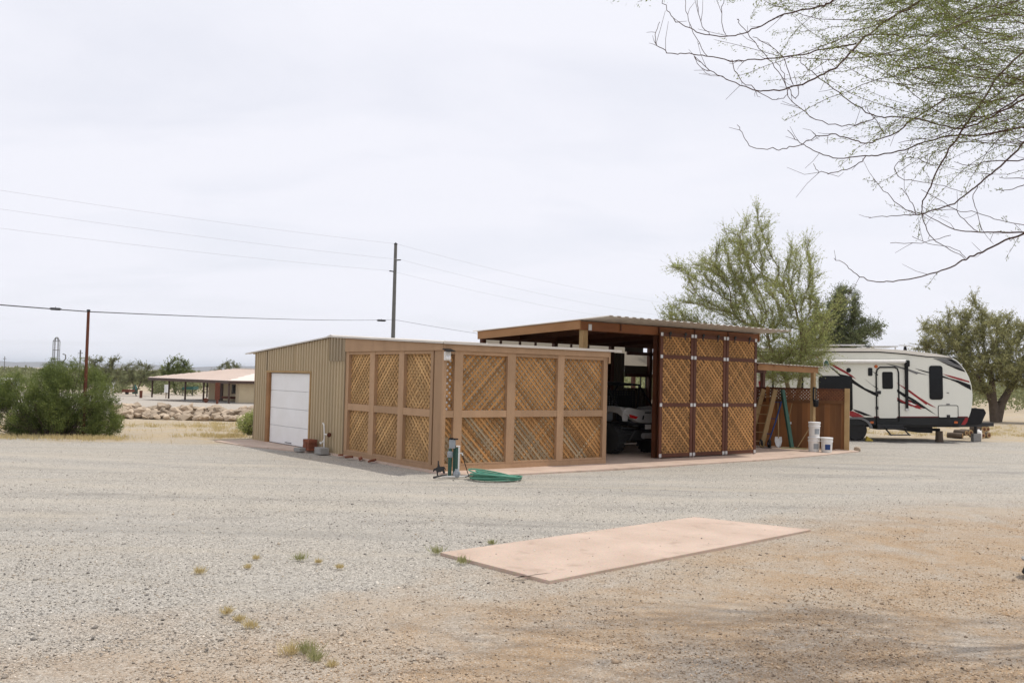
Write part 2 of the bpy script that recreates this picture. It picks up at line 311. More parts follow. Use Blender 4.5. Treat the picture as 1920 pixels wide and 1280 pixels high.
def ground_mat():
    m, nt, N, L, b = new_mat('gravel_and_dirt_ground')
    g = N.new('ShaderNodeNewGeometry'); P = g.outputs['Position']
    sp = N.new('ShaderNodeSeparateXYZ'); L.new(P, sp.inputs[0])
    def noise(scale, detail=5, rough=0.55, vec=None, dist=0.0):
        n = N.new('ShaderNodeTexNoise'); n.inputs['Scale'].default_value = scale; n.inputs['Detail'].default_value = detail; n.inputs['Roughness'].default_value = rough
        n.inputs['Distortion'].default_value = dist
        L.new(vec or P, n.inputs['Vector']); return n.outputs['Fac']
    def rng_(v, a0, a1, b0=0.0, b1=1.0):
        r = N.new('ShaderNodeMapRange'); r.inputs['From Min'].default_value = a0; r.inputs['From Max'].default_value = a1
        r.inputs['To Min'].default_value = b0; r.inputs['To Max'].default_value = b1; L.new(v, r.inputs['Value']); return r.outputs[0]
    def mth(op, a, b_=None, c=None):
        n = N.new('ShaderNodeMath'); n.operation = op
        for i, x in enumerate((a, b_, c)):
            if x is None: continue
            if isinstance(x, (int, float)): n.inputs[i].default_value = x
            else: L.new(x, n.inputs[i])
        return n.outputs[0]
    def mix(f, a, b_, bt='MIX'):
        n = N.new('ShaderNodeMix'); n.data_type = 'RGBA'; n.blend_type = bt
        if isinstance(f, (int, float)): n.inputs[0].default_value = f
        else: L.new(f, n.inputs[0])
        for i, x in ((6, a), (7, b_)):
            if isinstance(x, tuple): n.inputs[i].default_value = rgba(x)
            else: L.new(x, n.inputs[i])
        return n.outputs[2]
    X, Y = sp.outputs['X'], sp.outputs['Y']
    # stone-to-stone variation
    vo = N.new('ShaderNodeTexVoronoi'); vo.inputs['Scale'].default_value = 88; L.new(P, vo.inputs['Vector'])
    vcol = N.new('ShaderNodeSeparateColor'); L.new(vo.outputs['Color'], vcol.inputs[0])
    stone = N.new('ShaderNodeValToRGB'); e = stone.color_ramp.elements
    e[0].position = 0.0; e[0].color = (0.13, 0.12, 0.105, 1); e[1].position = 1.0; e[1].color = (0.74, 0.69, 0.62, 1)
    for p, c in ((0.22, (0.275, 0.25, 0.215)), (0.5, (0.43, 0.395, 0.34)), (0.8, (0.545, 0.50, 0.43))):
        q = stone.color_ramp.elements.new(p); q.color = rgba(c)
    L.new(vcol.outputs[0], stone.inputs[0])
    big = noise(0.35, 6); med = noise(1.7, 6, 0.65)
    grav = mix(rng_(big, 0.35, 0.65, 0.0, 0.3), stone.outputs[0], (0.46, 0.45, 0.43))
    grav = mix(rng_(med, 0.42, 0.72, 0.0, 0.3), grav, (0.50, 0.465, 0.405))
    # wheel-worn streaks following the drive
    mpn = N.new('ShaderNodeMapping'); mpn.inputs['Rotation'].default_value = (0, 0, radians(-20)); mpn.inputs['Scale'].default_value = (0.12, 1.5, 1); L.new(P, mpn.inputs[0])
    stk = noise(1.0, 5, 0.6, mpn.outputs[0], 0.9)
    grav = mix(mth('MULTIPLY', rng_(stk, 0.52, 0.66, 0.0, 0.62), rng_(Y, 7.0, 11.0)), grav, (0.31, 0.295, 0.27))
    mpf = N.new('ShaderNodeMapping'); mpf.inputs['Rotation'].default_value = (0, 0, radians(-32)); mpf.inputs['Scale'].default_value = (0.10, 0.75, 1); L.new(P, mpf.inputs[0])
    grav = mix(rng_(noise(1.0, 6, 0.62, mpf.outputs[0], 0.8), 0.52, 0.66, 0.0, 0.7), grav, (0.475, 0.425, 0.35))
    # packed wheel lanes sweeping past the sheds
    tx = mth('ADD', X, 2.0); ty = mth('SUBTRACT', Y, 45.0)
    rad_ = mth('SQRT', mth('ADD', mth('MULTIPLY', tx, tx), mth('MULTIPLY', ty, ty)))
    rad_ = mth('ADD', rad_, mth('MULTIPLY', noise(0.3, 3), 0.8))
    lane = None
    for R0 in (33.3, 31.7, 29.4, 27.9):
        l_ = rng_(mth('ABSOLUTE', mth('SUBTRACT', rad_, R0)), 0.42, 0.10, 0.0, 1.0); lane = l_ if lane is None else mth('MAXIMUM', lane, l_)
    grav = mix(mth('MULTIPLY', lane, rng_(noise(0.9, 5, 0.6), 0.35, 0.62, 0.1, 0.6)), grav, (0.51, 0.465, 0.395))
    rim = None
    for R0 in (32.5, 28.65, 34.2):
        l_ = rng_(mth('ABSOLUTE', mth('SUBTRACT', rad_, R0)), 0.22, 0.06, 0.0, 1.0); rim = l_ if rim is None else mth('MAXIMUM', rim, l_)
    grav = mix(mth('MULTIPLY', rim, rng_(noise(1.4, 5, 0.6), 0.45, 0.65, 0.0, 0.55)), grav, (0.27, 0.25, 0.225))
    # tan dirt: lower right, spreading under the pad
    edge = mth('MULTIPLY', mth('SUBTRACT', X, Y), 0.7)
    edge = mth('ADD', edge, mth('MULTIPLY', mth('SUBTRACT', noise(0.55, 6, 0.65), 0.5), 5.0))
    dirt_f = mth('MULTIPLY', rng_(edge, -6.6, -4.6, 0.0, 1.0), rng_(Y, 15.5, 12.0))
    patch = rng_(noise(1.3, 7, 0.68, None, 0.4), 0.36, 0.58, 0.42, 1.0)
    dirt_f = mth('MULTIPLY', dirt_f, patch)
    dcol = mix(rng_(noise(2.6, 6, 0.7), 0.35, 0.65), (0.46, 0.335, 0.22), (0.37, 0.255, 0.155))
    dcol = mix(mth('MULTIPLY', rng_(vcol.outputs[1], 0.5, 0.8), 0.6), dcol, mix(0.35, stone.outputs[0], (0.52, 0.42, 0.31)))
    c = mix(dirt_f, grav, dcol)
    # straw-coloured dry grass litter on the left and beyond the trailer
    sf = mth('MULTIPLY', rng_(X, -5.0, -7.5), rng_(mth('ADD', Y, mth('MULTIPLY', noise(0.5, 5), 5.0)), 24.5, 26.0))
    sf2 = mth('MULTIPLY', rng_(X, 7.0, 9.5), rng_(mth('ADD', Y, mth('MULTIPLY', noise(0.5, 5), 3.0)), 32.2, 33.4))
    sf = mth('MAXIMUM', sf, sf2)
    straw = mix(rng_(noise(1.2, 6, 0.7), 0.36, 0.62), (0.50, 0.40, 0.255), (0.47, 0.41, 0.325))
    straw = mix(rng_(noise(9, 4, 0.7), 0.4, 0.7, 0, 0.5), straw, (0.36, 0.25, 0.14))
    c = mix(mth('MULTIPLY', sf, rng_(noise(0.8, 5), 0.30, 0.55, 0.35, 1.0)), c, straw)
    # pale graded yard in front of the far house
    yf = mth('MULTIPLY', mth('MULTIPLY', rng_(X, -7.5, -9.0), rng_(Y, 41.5, 42.5)), rng_(Y, 150, 110))
    c = mix(yf, c, mix(rng_(med, 0.35, 0.65), (0.47, 0.43, 0.38), (0.40, 0.36, 0.31)))
    L.new(c, b.inputs['Base Color']); b.inputs['Roughness'].default_value = 0.95; b.inputs['Specular IOR Level'].default_value = 0.15
    hgt = mth('ADD', mth('MULTIPLY', vo.outputs['Distance'], -0.8), mth('MULTIPLY', noise(14, 5, 0.7), 0.7))
    bp = N.new('ShaderNodeBump'); bp.inputs['Strength'].default_value = 0.75; bp.inputs['Distance'].default_value = 0.02
    L.new(hgt, bp.inputs['Height']); L.new(bp.outputs[0], b.inputs['Normal'])
    return m
M['ground'] = ground_mat()
M['pebble'] = None
def pebble_mat():
    m, nt, N, L, b = new_mat('loose_pebbles')
    g = N.new('ShaderNodeNewGeometry'); rp = N.new('ShaderNodeValToRGB'); e = rp.color_ramp.elements
    e[0].color = (0.12, 0.11, 0.10, 1); e[1].color = (0.78, 0.72, 0.64, 1)
    for p, c in ((0.2, (0.27, 0.25, 0.225)), (0.48, (0.43, 0.40, 0.355)), (0.66, (0.46, 0.38, 0.285)), (0.72, (0.52, 0.48, 0.425)), (0.9, (0.60, 0.56, 0.49))):
        q = rp.color_ramp.elements.new(p); q.color = rgba(c)
    L.new(g.outputs['Random Per Island'], rp.inputs[0])
    sp_ = N.new('ShaderNodeSeparateXYZ'); L.new(g.outputs['Position'], sp_.inputs[0])
    m1 = N.new('ShaderNodeMath'); m1.operation = 'SUBTRACT'; L.new(sp_.outputs['X'], m1.inputs[0]); L.new(sp_.outputs['Y'], m1.inputs[1])
    nn = N.new('ShaderNodeTexNoise'); nn.inputs['Scale'].default_value = 0.9; nn.inputs['Detail'].default_value = 5; L.new(g.outputs['Position'], nn.inputs['Vector'])
    m2 = N.new('ShaderNodeMath'); m2.operation = 'MULTIPLY_ADD'; m2.inputs[1].default_value = 7.0; L.new(nn.outputs['Fac'], m2.inputs[0]); L.new(m1.outputs[0], m2.inputs[2])
    rg = N.new('ShaderNodeMapRange'); rg.inputs['From Min'].default_value = -5.6; rg.inputs['From Max'].default_value = -2.6; rg.inputs['To Max'].default_value = 0.85; L.new(m2.outputs[0], rg.inputs['Value'])
    mxx = N.new('ShaderNodeMix'); mxx.data_type = 'RGBA'; mxx.blend_type = 'MULTIPLY'; L.new(rg.outputs[0], mxx.inputs[0]); L.new(rp.outputs[0], mxx.inputs[6]); mxx.inputs[7].default_value = (1.0, 0.78, 0.57, 1)
    L.new(mxx.outputs[2], b.inputs['Base Color']); b.inputs['Roughness'].default_value = 0.9
    b.inputs['Specular IOR Level'].default_value = 0.2
    return m
M['pebble'] = pebble_mat()

# ------------------------------------------------------------------ ground, hills, slabs
def axis(lo, hi, near_lo, near_hi, step, grow=1.25):
    a = list(np.arange(near_lo, near_hi + 1e-6, step)); s = step
    while a[-1] < hi: s *= grow; a.append(a[-1] + s)
    s = step
    while a[0] > lo: s *= grow; a.insert(0, a[0] - s)
    return np.array(a)
gx = axis(-9000, 9000, -30, 30, 0.75); gy = axis(-400, 9000, -4, 60, 0.75)
XX, YY = np.meshgrid(gx, gy)
und = 0.012*np.sin(XX*0.9 + 0.7*np.sin(YY*0.6)) * np.cos(YY*0.8 + 0.5*np.sin(XX*0.5)) - 0.012
ZZ = gz(XX, YY) + np.where((np.abs(XX) < 40) & (YY < 70), und, 0)
V = np.stack([XX.ravel(), YY.ravel(), ZZ.ravel()], 1); nx, ny = len(gx), len(gy)
ii, jj = np.meshgrid(np.arange(nx-1), np.arange(ny-1)); base = (jj*nx + ii).ravel()
F = np.stack([base, base+1, base+nx+1, base+nx], 1)
tag(link('ground', np_mesh('ground', V, F, M['ground'], True)), 'gravel yard and dry dirt reaching to the horizon', kind='structure')

def hills():
    xs = np.linspace(-4200, 900, 220); r = np.random.default_rng(3)
    h = np.zeros_like(xs)
    for k in range(1, 9): h += np.abs(np.sin(xs/2600*pi*k*1.3 + r.uniform(0, 6))) * 22 / k**0.8
    h = h*0.8 + r.normal(0, 1.2, len(xs)); h = np.clip(h, 6, None)
    rows = []
    for t, k in ((0, 0), (250, 0.55), (600, 1.0), (1100, 0.7), (1700, 0)):
        rows.append(np.stack([xs + 90*np.sin(xs/170+t), np.full_like(xs, 6200+t) + 120*np.sin(xs/260), h*k - 2 + (k > 0)*r.normal(0, 2, len(xs))], 1))
    Vh = np.concatenate(rows); n = len(xs); fs = []
    i = np.arange(n-1)
    for q in range(4): fs.append(np.stack([q*n+i, q*n+i+1, (q+1)*n+i+1, (q+1)*n+i], 1))
    hm = pmat('distant_bare_mountain', (0.20, 0.175, 0.16), (0.15, 0.135, 0.125), 0.004, 0.95)
    tag(link('hills', np_mesh('hills', Vh, np.concatenate(fs), hm, True)), 'low bare mountains along the far horizon', kind='structure')
hills()

# the buildings share a frame: x along the lattice front, y along the garage side, origin at the shed's near corner
C0 = Vector((-1.227, 16.993, 0)); RZ = atan2(0.609, 0.793)
ax = Vector((cos(RZ), sin(RZ), 0)); bx = Vector((-sin(RZ), cos(RZ), 0))
def L2W(a, b, z=0): p = C0 + ax*a + bx*b; return Vector((p.x, p.y, z))

def slab(name, poly, z1, label, frame=True, z0=-0.12):
    b = B()
    pts = [L2W(*p) if frame else Vector((p[0], p[1], 0)) for p in poly]
    c = sum(pts, Vector())/len(pts)
    b.prism([(p.x-c.x, p.y-c.y) for p in pts], lambda x, y: (x, y, z1), lambda x, y: (x, y, z0))
    return tag(b.build(name, M['pink'], None, (c.x, c.y, 0), bevel=0.006), label, kind='structure')
slab('floor_slab', [(-0.10, -0.10), (0.25, -0.86), (3.0, -0.92), (8.2, -0.80), (11.2, -0.48), (13.25, -0.12), (13.6, 0.9), (12.2, 4.6), (-0.10, 8.85)], 0.022, 'long pink concrete slab under both sheds')
slab('garage_apron', [(-1.05, 8.7), (-0.95, 7.1), (-0.32, 5.05), (-0.11, 5.0), (-0.11, 8.75)], 0.02, 'small pink concrete apron before the white garage door')
pad_ = slab('concrete_pad', [(-0.66, 9.26), (0.37, 8.09), (3.65, 11.27), (2.41, 12.1)], 0.016, 'bare pink concrete pad lying in the gravel', False)

_r = random.Random(12); _c = Vector((0.27, 8.33, 0)) - pad_.location
B().prism([(_c.x + 0.17*(1+_r.uniform(-.3, .3))*cos(t)+0.10*sin(t), _c.y + 0.07*(1+_r.uniform(-.35, .35))*sin(t)+0.10*cos(t)) for t in np.linspace(0, 2*pi, 22)[:-1]], lambda x, y: (x, y, 0.0172), lambda x, y: (x, y, 0.0155)).build('paint_smear', pmat('chalky_smear', (0.72, 0.60, 0.53), (0.60, 0.47, 0.39), 9, 0.9), pad_)

# ------------------------------------------------------------------ ribbed sheet helper
def ribbed(f, u0, u1, v0, v1, pitch=0.14, depth=0.028, th=0.0025):
    """f(u,v,d)->xyz ; v0,v1 numbers or functions of u; ribs run along v"""
    us = []; k0 = math.floor(u0/pitch)
    k = k0
    while k*pitch < u1:
        for fr, d in ((0.0, 0), (0.38, 0), (0.48, depth), (0.90, depth)):
            u = (k + fr)*pitch
            if u0 < u < u1: us.append((u, d))
        k += 1
    us = [(u0, 0)] + us + [(u1, 0)]
    g0 = v0 if callable(v0) else (lambda u: v0); g1 = v1 if callable(v1) else (lambda u: v1)
    b = B(); n = len(us); vs = []
    for off in (0, -th):
        for u, d in us: vs += [f(u, g0(u), d+off), f(u, g1(u), d+off)]
    fs = []
    for i in range(n-1):
        fs.append((2*i, 2*i+2, 2*i+3, 2*i+1)); o = 2*n
        fs.append((o+2*i, o+2*i+1, o+2*i+3, o+2*i+2))
        fs.append((2*i, o+2*i, o+2*i+2, 2*i+2)); fs.append((2*i+1, 2*i+3, o+2*i+3, o+2*i+1))
    o = 2*n; fs.append((0, 1, o+1, o)); fs.append((2*n-2, o+2*n-2, o+2*n-1, 2*n-1))
    b.add(vs, fs); return b

unit = B().box(-0.5, 0.5, -0.5, 0.5, -0.5, 0.5)
SLAT = {k: unit.mesh('slat', M[k]) for k in ('slat', 'slat_grey', 'redwood')}
def lattice(parent, u0, u1, z0, z1, depth, plane, mk='slat', pitch=0.083, w=0.040, join=None, front=1, th=0.007, greyz=None):
    """diagonal slats filling a rectangle. plane 'x': u along local x, facing -y at y=depth; 'y': u along local y, facing -x at x=depth"""
    W, Hh = u1-u0, z1-z0; step = pitch*sqrt(2)
    for layer in (0, 1):
        sgn = front if layer == 0 else -front
        d = depth + th*(layer + 0.5) * (1 if plane == 'x' else 1)
        off = random.uniform(0, step) - Hh
        c = off
        while c < W + Hh:
            # line u = c + t (or mirrored), z = t
            t0 = max(0.0, -c); t1 = min(Hh, W - c)
            if t1 - t0 > 0.05:
                ua, ub = c+t0, c+t1; za, zb = t0, t1
                if sgn < 0: ua, ub = W-ua, W-ub
                ua += u0; ub += u0; za += z0; zb += z0
                e = 0.012; ln = (t1-t0)*sqrt(2) + 2*e
                cu_, cz_ = (ua+ub)/2, (za+zb)/2
                ang = atan2(zb-za, ub-ua) + random.gauss(0, 0.011)
                if random.random() < 0.004: c += step; continue
                if join is not None:
                    du, dz = cos(ang), sin(ang)
                    def pt(l, ww, dd):
                        u = cu_ + du*l - dz*ww; z = cz_ + dz*l + du*ww
                        return (u, dd, z) if plane == 'x' else (dd, u, z)
                    vs = [pt(l, ww, dd) for dd in (d-th/2, d+th/2) for l, ww in ((-ln/2, -w/2), (ln/2, -w/2), (ln/2, w/2), (-ln/2, w/2))]
                    join.add(vs, [(0,1,2,3),(7,6,5,4),(0,4,5,1),(1,5,6,2),(2,6,7,3),(3,7,4,0)])
                else:
                    mkk = mk
                    if greyz and cz_ < greyz and random.random() < 0.75: mkk = 'slat_grey'
                    o = bpy.data.objects.new('slat', SLAT[mkk]); col.objects.link(o); o.parent = parent
                    o.scale = (ln, th, w) if plane == 'x' else (ln, th, w)
                    if plane == 'x': o.location = (cu_, d, cz_); o.rotation_euler = (0, -ang, 0)
                    else: o.location = (d, cu_, cz_); o.rotation_euler = (0, -ang, pi/2)
            c += step

# ------------------------------------------------------------------ garage shed
shed = empty('garage_shed', C0, RZ)
tag(shed, 'low tan shed with white garage door and brown framed lattice walls', 'shed')
def bx_part(name, mat, parent, *d, bevel=0): return B().box(*d).build(name, M[mat], parent, bevel=bevel)
def topz(b_): return 2.36 + 0.045*b_ if b_ < 4.5 else 2.5625 - 0.072*(b_-4.5)
E_ = 0.05
# right (lattice) wall along x, face at y=0, lattice recessed
Zt = 2.23
for x0, x1 in ((0.235, 0.42), (1.46, 1.655), (2.73, 2.90), (3.98, 4.09)): bx_part('post', 'trim', shed, x0, x1, 0, 0.09, 0.112, Zt)
bx_part('corner_post', 'trim', shed, -0.012, 0.05, -0.004, 0.05, 0.02, Zt)
bx_part('sill', 'trim', shed, 0.05, 4.095, 0.002, 0.09, 0.022, 0.11)
for x0, x1 in ((0.05, 0.235), (0.42, 1.46), (1.655, 2.73), (2.90, 3.98)):
    bx_part('rail', 'trim', shed, x0, x1, 0.006, 0.085, 1.0, 1.127)
    bx_part('top_rail', 'trim', shed, x0, x1, 0.006, 0.085, 2.165, Zt-0.002)
    bx_part('bottom_rail', 'trim', shed, x0, x1, 0.006, 0.085, 0.113, 0.15)
bx_part('fascia', 'trim', shed, -0.02, 4.13, -0.028, 0.06, Zt, 2.352)
bx_part('fascia_end', 'trim', shed, 4.10, 4.14, -0.032, 0.5, 2.10, 2.34)
for x0, x1 in ((0.05, 0.235), (0.42, 1.46), (1.655, 2.73), (2.90, 3.98)):
    first = x0 < 0.1
    front = 1 if 0.3 < x0 < 1 else -1
    lattice(shed, x0-0.02, x1+0.02, 1.12, 2.18, 0.068, 'x', front=front)
    lattice(shed, x0-0.02, x1+0.02, 0.14, 1.01, 0.068, 'x', front=-1, greyz=0.60 + random.uniform(-0.1, 0.1))
bx_part('backing_board', 'back_wood', shed, 0.05, 4.0, 0.0862, 0.096, 0.115, 1.07)
bx_part('backing_sheet', 'back_grey', shed, 0.335, 4.0, 0.0862, 0.096, 1.08, 2.2)
bx_part('white_sheet', 'white', shed, 0.05, 0.33, 0.0862, 0.096, 1.128, 2.08)
# left lattice bay along y, face at x=0
for y0, y1 in ((0.05, 0.325), (0.372, 0.46), (1.42, 1.62), (2.58, 2.78), (3.71, 3.84)): bx_part('post', 'trim', shed, 0, 0.085, y0, y1, 0.112, Zt)
bx_part('sill', 'trim', shed, 0.002, 0.09, 0.05, 3.84, 0.022, 0.11)
for y0, y1 in ((0.46, 1.42), (1.62, 2.58), (2.78, 3.71)):
    bx_part('rail', 'trim', shed, 0.006, 0.08, y0, y1, 0.99, 1.127)
    bx_part('top_rail', 'trim', shed, 0.006, 0.08, y0, y1, 2.17, Zt-0.002)
    bx_part('bottom_rail', 'trim', shed, 0.006, 0.08, y0, y1, 0.113, 0.14)
    for z0, z1 in ((0.13, 1.0), (1.12, 2.18)):
        j = B(); lattice(shed, y0-0.02, y1+0.02, z0, z1, 0.068, 'y', join=j, front=(-1 if y0 > 1 else 1))
        o = j.build('lattice_slats', M['slat_joined'], shed); o['kind'] = 'stuff'
bx_part('backing_board', 'back_wood', shed, 0.0862, 0.096, 0.06, 3.8, 0.115, 1.05)
bx_part('backing_board', 'back_wood', shed, 0.0862, 0.096, 0.06, 3.8, 1.06, 2.2)
b = B(); b.prism([(0.0, Zt), (3.84, Zt), (3.84, topz(3.84)-0.015), (0.0, topz(0)-0.015)], lambda y, z: (-0.028, y, z), lambda y, z: (0.05, y, z)); b.build('fascia', M['trim'], shed)
# ribbed steel on the garage end
wallf = lambda u, v, d: (0.0 - d, u, v)
for u0, u1 in ((3.86, 4.62), (4.62, 5.50)):
    ribbed(wallf, u0, u1, 0.02, (lambda u: topz(u)-0.012)).build('metal_sheet', M['metal'], shed)
ribbed(lambda u, v, d: (-0.026-d, u, v), 3.86, 4.56, 2.03, lambda u: topz(u)-0.008).build('patch_sheet', M['metal_d'], shed)
ribbed(wallf, 8.02, 8.76, 0.02, lambda u: topz(u)-0.012).build('metal_sheet', M['metal'], shed)
for u0, u1 in ((5.50, 6.40), (6.40, 7.30), (7.30, 8.06)):
    ribbed(wallf, u0, u1, 1.80, lambda u: topz(u)-0.012).build('metal_sheet', M['metal'], shed)
bx_part('edge_trim', 'metal_d', shed, -0.026, 0.03, 3.842, 3.858, 0.02, topz(3.85)-0.02)
bx_part('corner_trim', 'metal_d', shed, -0.024, 0.06, 8.765, 8.80, 0.02, topz(8.78)-0.02)
bx_part('door_jamb', 'rawwood', shed, -0.026, 0.09, 5.50, 5.555, 0.022, 1.745)
bx_part('door_jamb', 'sidebeam', shed, -0.026, 0.09, 7.86, 8.02, 0.022, 1.745)
bx_part('door_lintel', 'rawwood', shed, -0.028, 0.09, 5.50, 8.05, 1.75, 1.80)
door = bx_part('garage_door', 'white', shed, 0.055, 0.07, 5.56, 7.85, 0.03, 1.74)
for k in range(4):
    z0 = 0.03 + k*0.4275
    p = B().box(0.03, 0.054, 5.562, 7.848, z0+0.004, z0+0.4225).build('door_panel', M['white'], door, bevel=0.006)
B().tube([(0.028, 6.55, 0.08), (0.0, 6.55, 0.08), (0.0, 6.85, 0.08), (0.028, 6.85, 0.08)], 0.009, 6).build('handle', M['dark'], door)
bx_part('weather_strip', 'black', door, 0.03, 0.06, 5.56, 7.85, 0.0225, 0.03)
# other walls (mostly hidden), then the roof sheets
ribbed(lambda u, v, d: (4.07+d, u, v), 0.10, 8.76, 0.02, lambda u: topz(u)-0.03).build('side_wall', M['metal'], shed)
ribbed(lambda u, v, d: (u, 8.76+d, v), 0.0, 4.07, 0.02, topz(8.76)-0.02).build('back_wall', M['metal'], shed)
def rooff(u, v, d): return (u, v, topz(v) + 0.006 + d)
RX0, RX1 = -0.055, 4.42
xs = np.linspace(RX0, RX1, 6)
for i in range(5):
    ribbed(rooff, xs[i], xs[i+1], -0.06, 4.5, 0.15, 0.016).build('roof_sheet', M['roof_w'], shed)
    ribbed(rooff, xs[i], min(xs[i+1], 4.2), 4.5, 9.36, 0.15, 0.016).build('roof_sheet', M['metal'], shed)
bx_part('drip_edge', 'roof_w', shed, RX0-0.004, RX1+0.004, -0.072, -0.056, 2.345, 2.392)
b = B().bar((-0.062, -0.05, topz(-0.05)+0.008), (-0.062, 4.5, topz(4.5)+0.008), 0.014, 0.036); b.build('rake_trim', M['roof_w'], shed)
b = B().bar((-0.062, 4.5, topz(4.5)+0.006), (-0.062, 9.36, topz(9.36)+0.006), 0.014, 0.03); b.build('rake_trim', M['roof_w'], shed)
B().prism([(4.3, 2.555), (4.5, 2.60), (4.7, 2.562)], lambda y, z: (-0.06, y, z+0.012), lambda y, z: (4.2, y, z+0.012)).build('ridge_cap', M['roof_w'], shed)

# ------------------------------------------------------------------ open carport shed behind, with sliding lattice doors
big = empty('open_wood_shed', L2W(3.7, 0.4), RZ)
tag(big, 'taller open timber shed with corrugated roof sheltering the white buggy', 'shed')
def rz_(b_): return 3.045 - (b_ + 0.52)*0.040      # roof underside height in shed frame
def bp(name, mat, a0, a1, b0, b1, z0, z1, parent=None): return bx_part(name, mat, parent or big, a0-3.7, a1-3.7, b0-0.4, b1-0.4, z0, z1)
def bbar(name, mat, p0, p1, w, h):
    q0 = (p0[0]-3.7, p0[1]-0.4, p0[2]); q1 = (p1[0]-3.7, p1[1]-0.4, p1[2])
    return B().bar(q0, q1, w, h).build(name, M[mat], big)
bp('post', 'rawwood', 3.80, 3.93, 0.46, 0.59, 0.022, 2.815)
bp('post', 'redwood', 6.08, 6.20, 0.50, 0.62, 0.022, 2.815)
bp('post', 'redwood', 9.48, 9.60, 0.50, 0.62, 0.022, 2.815)
for a0 in (3.72, 6.0, 8.0, 9.48): bp('post', 'redwood', a0, a0+0.11, 4.0, 4.11, 0.022, 2.68)
bp('header', 'beam', 3.68, 9.66, 0.42, 0.458, 2.80, 2.985)
bp('header', 'beam', 3.68, 9.66, 0.60, 0.638, 2.80, 2.98)
bp('back_header', 'redwood', 3.68, 9.66, 3.96, 3.998, 2.66, 2.845)
for k, a0 in enumerate((3.66, 4.85, 6.05, 7.25, 8.45, 9.64)):
    side = a0 in (3.66, 9.64)
    o = bbar('side_beam' if side else 'rafter', 'sidebeam' if side else 'redwood', (a0, 0.40, rz_(0.40)-0.10), (a0, 4.10, rz_(4.10)-0.10), 0.038, 0.185 if side else 0.15)
for k in range(6):
    bb = 0.9 + 0.6*k
    bp('purlin', 'redwood', 3.70, 9.62, bb, bb+0.09, rz_(bb)-0.062, rz_(bb)-0.024)
bp('strap', 'galv', 3.90, 3.99, 0.405, 0.419, 2.80, 2.93)
xs = np.linspace(3.60, 9.74, 8)
for i in range(7):
    ribbed(lambda u, v, d: (u-3.7, v-0.4, rz_(v)+d), xs[i], xs[i+1], -0.52, 4.26, 0.22, 0.022).build('roof_sheet', M['roof_w'], big)
# back wall: tan sheets with an opening at the right
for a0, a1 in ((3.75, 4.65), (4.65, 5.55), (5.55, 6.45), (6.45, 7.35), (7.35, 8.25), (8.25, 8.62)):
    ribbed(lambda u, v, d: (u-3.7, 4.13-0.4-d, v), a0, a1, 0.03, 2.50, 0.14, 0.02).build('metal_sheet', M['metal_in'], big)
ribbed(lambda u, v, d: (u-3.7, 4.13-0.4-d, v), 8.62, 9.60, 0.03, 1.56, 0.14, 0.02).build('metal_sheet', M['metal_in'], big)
bp('metal_sheet', 'metal_in', 8.62, 9.60, 4.10, 4.12, 1.86, 2.17)
bp('window_bar', 'dark', 9.40, 9.43, 4.06, 4.09, 1.56, 1.86)
bp('window_bar', 'dark', 9.20, 9.225, 4.06, 4.09, 1.56, 1.86)
bp('cross_rail', 'redwood', 8.62, 9.60, 4.0, 4.05, 1.86, 1.95)
bp('cross_rail', 'redwood', 8.62, 9.60, 4.0, 4.05, 2.46, 2.55)
bp('metal_sheet', 'metal_in', 8.62, 9.32, 4.10, 4.12, 2.55, 2.68)
for a0 in (4.3, 4.9, 5.4, 6.6, 7.2): bp('stud', 'redwood', a0, a0+0.05, 4.05, 4.09, 2.50, 2.66)
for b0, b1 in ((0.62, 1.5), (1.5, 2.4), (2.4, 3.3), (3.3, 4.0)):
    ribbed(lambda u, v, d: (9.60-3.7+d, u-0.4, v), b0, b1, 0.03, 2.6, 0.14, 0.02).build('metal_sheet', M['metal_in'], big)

rl = empty('rear_shelter', L2W(5.2, 4.75), RZ); tag(rl, 'pale tan shelter roof seen through the back of the timber shed', 'shelter')
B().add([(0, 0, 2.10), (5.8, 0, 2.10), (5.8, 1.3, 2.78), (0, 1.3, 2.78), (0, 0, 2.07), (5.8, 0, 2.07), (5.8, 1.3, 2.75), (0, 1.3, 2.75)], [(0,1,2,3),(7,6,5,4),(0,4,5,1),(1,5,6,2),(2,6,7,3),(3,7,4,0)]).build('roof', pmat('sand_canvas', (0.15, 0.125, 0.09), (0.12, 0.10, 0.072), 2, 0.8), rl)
for x in (0.1, 5.6):
    for y, z in ((0.05, 2.08), (1.2, 2.70)): bx_part('post', 'redwood', rl, x, x+0.1, y, y+0.1, 0, z)

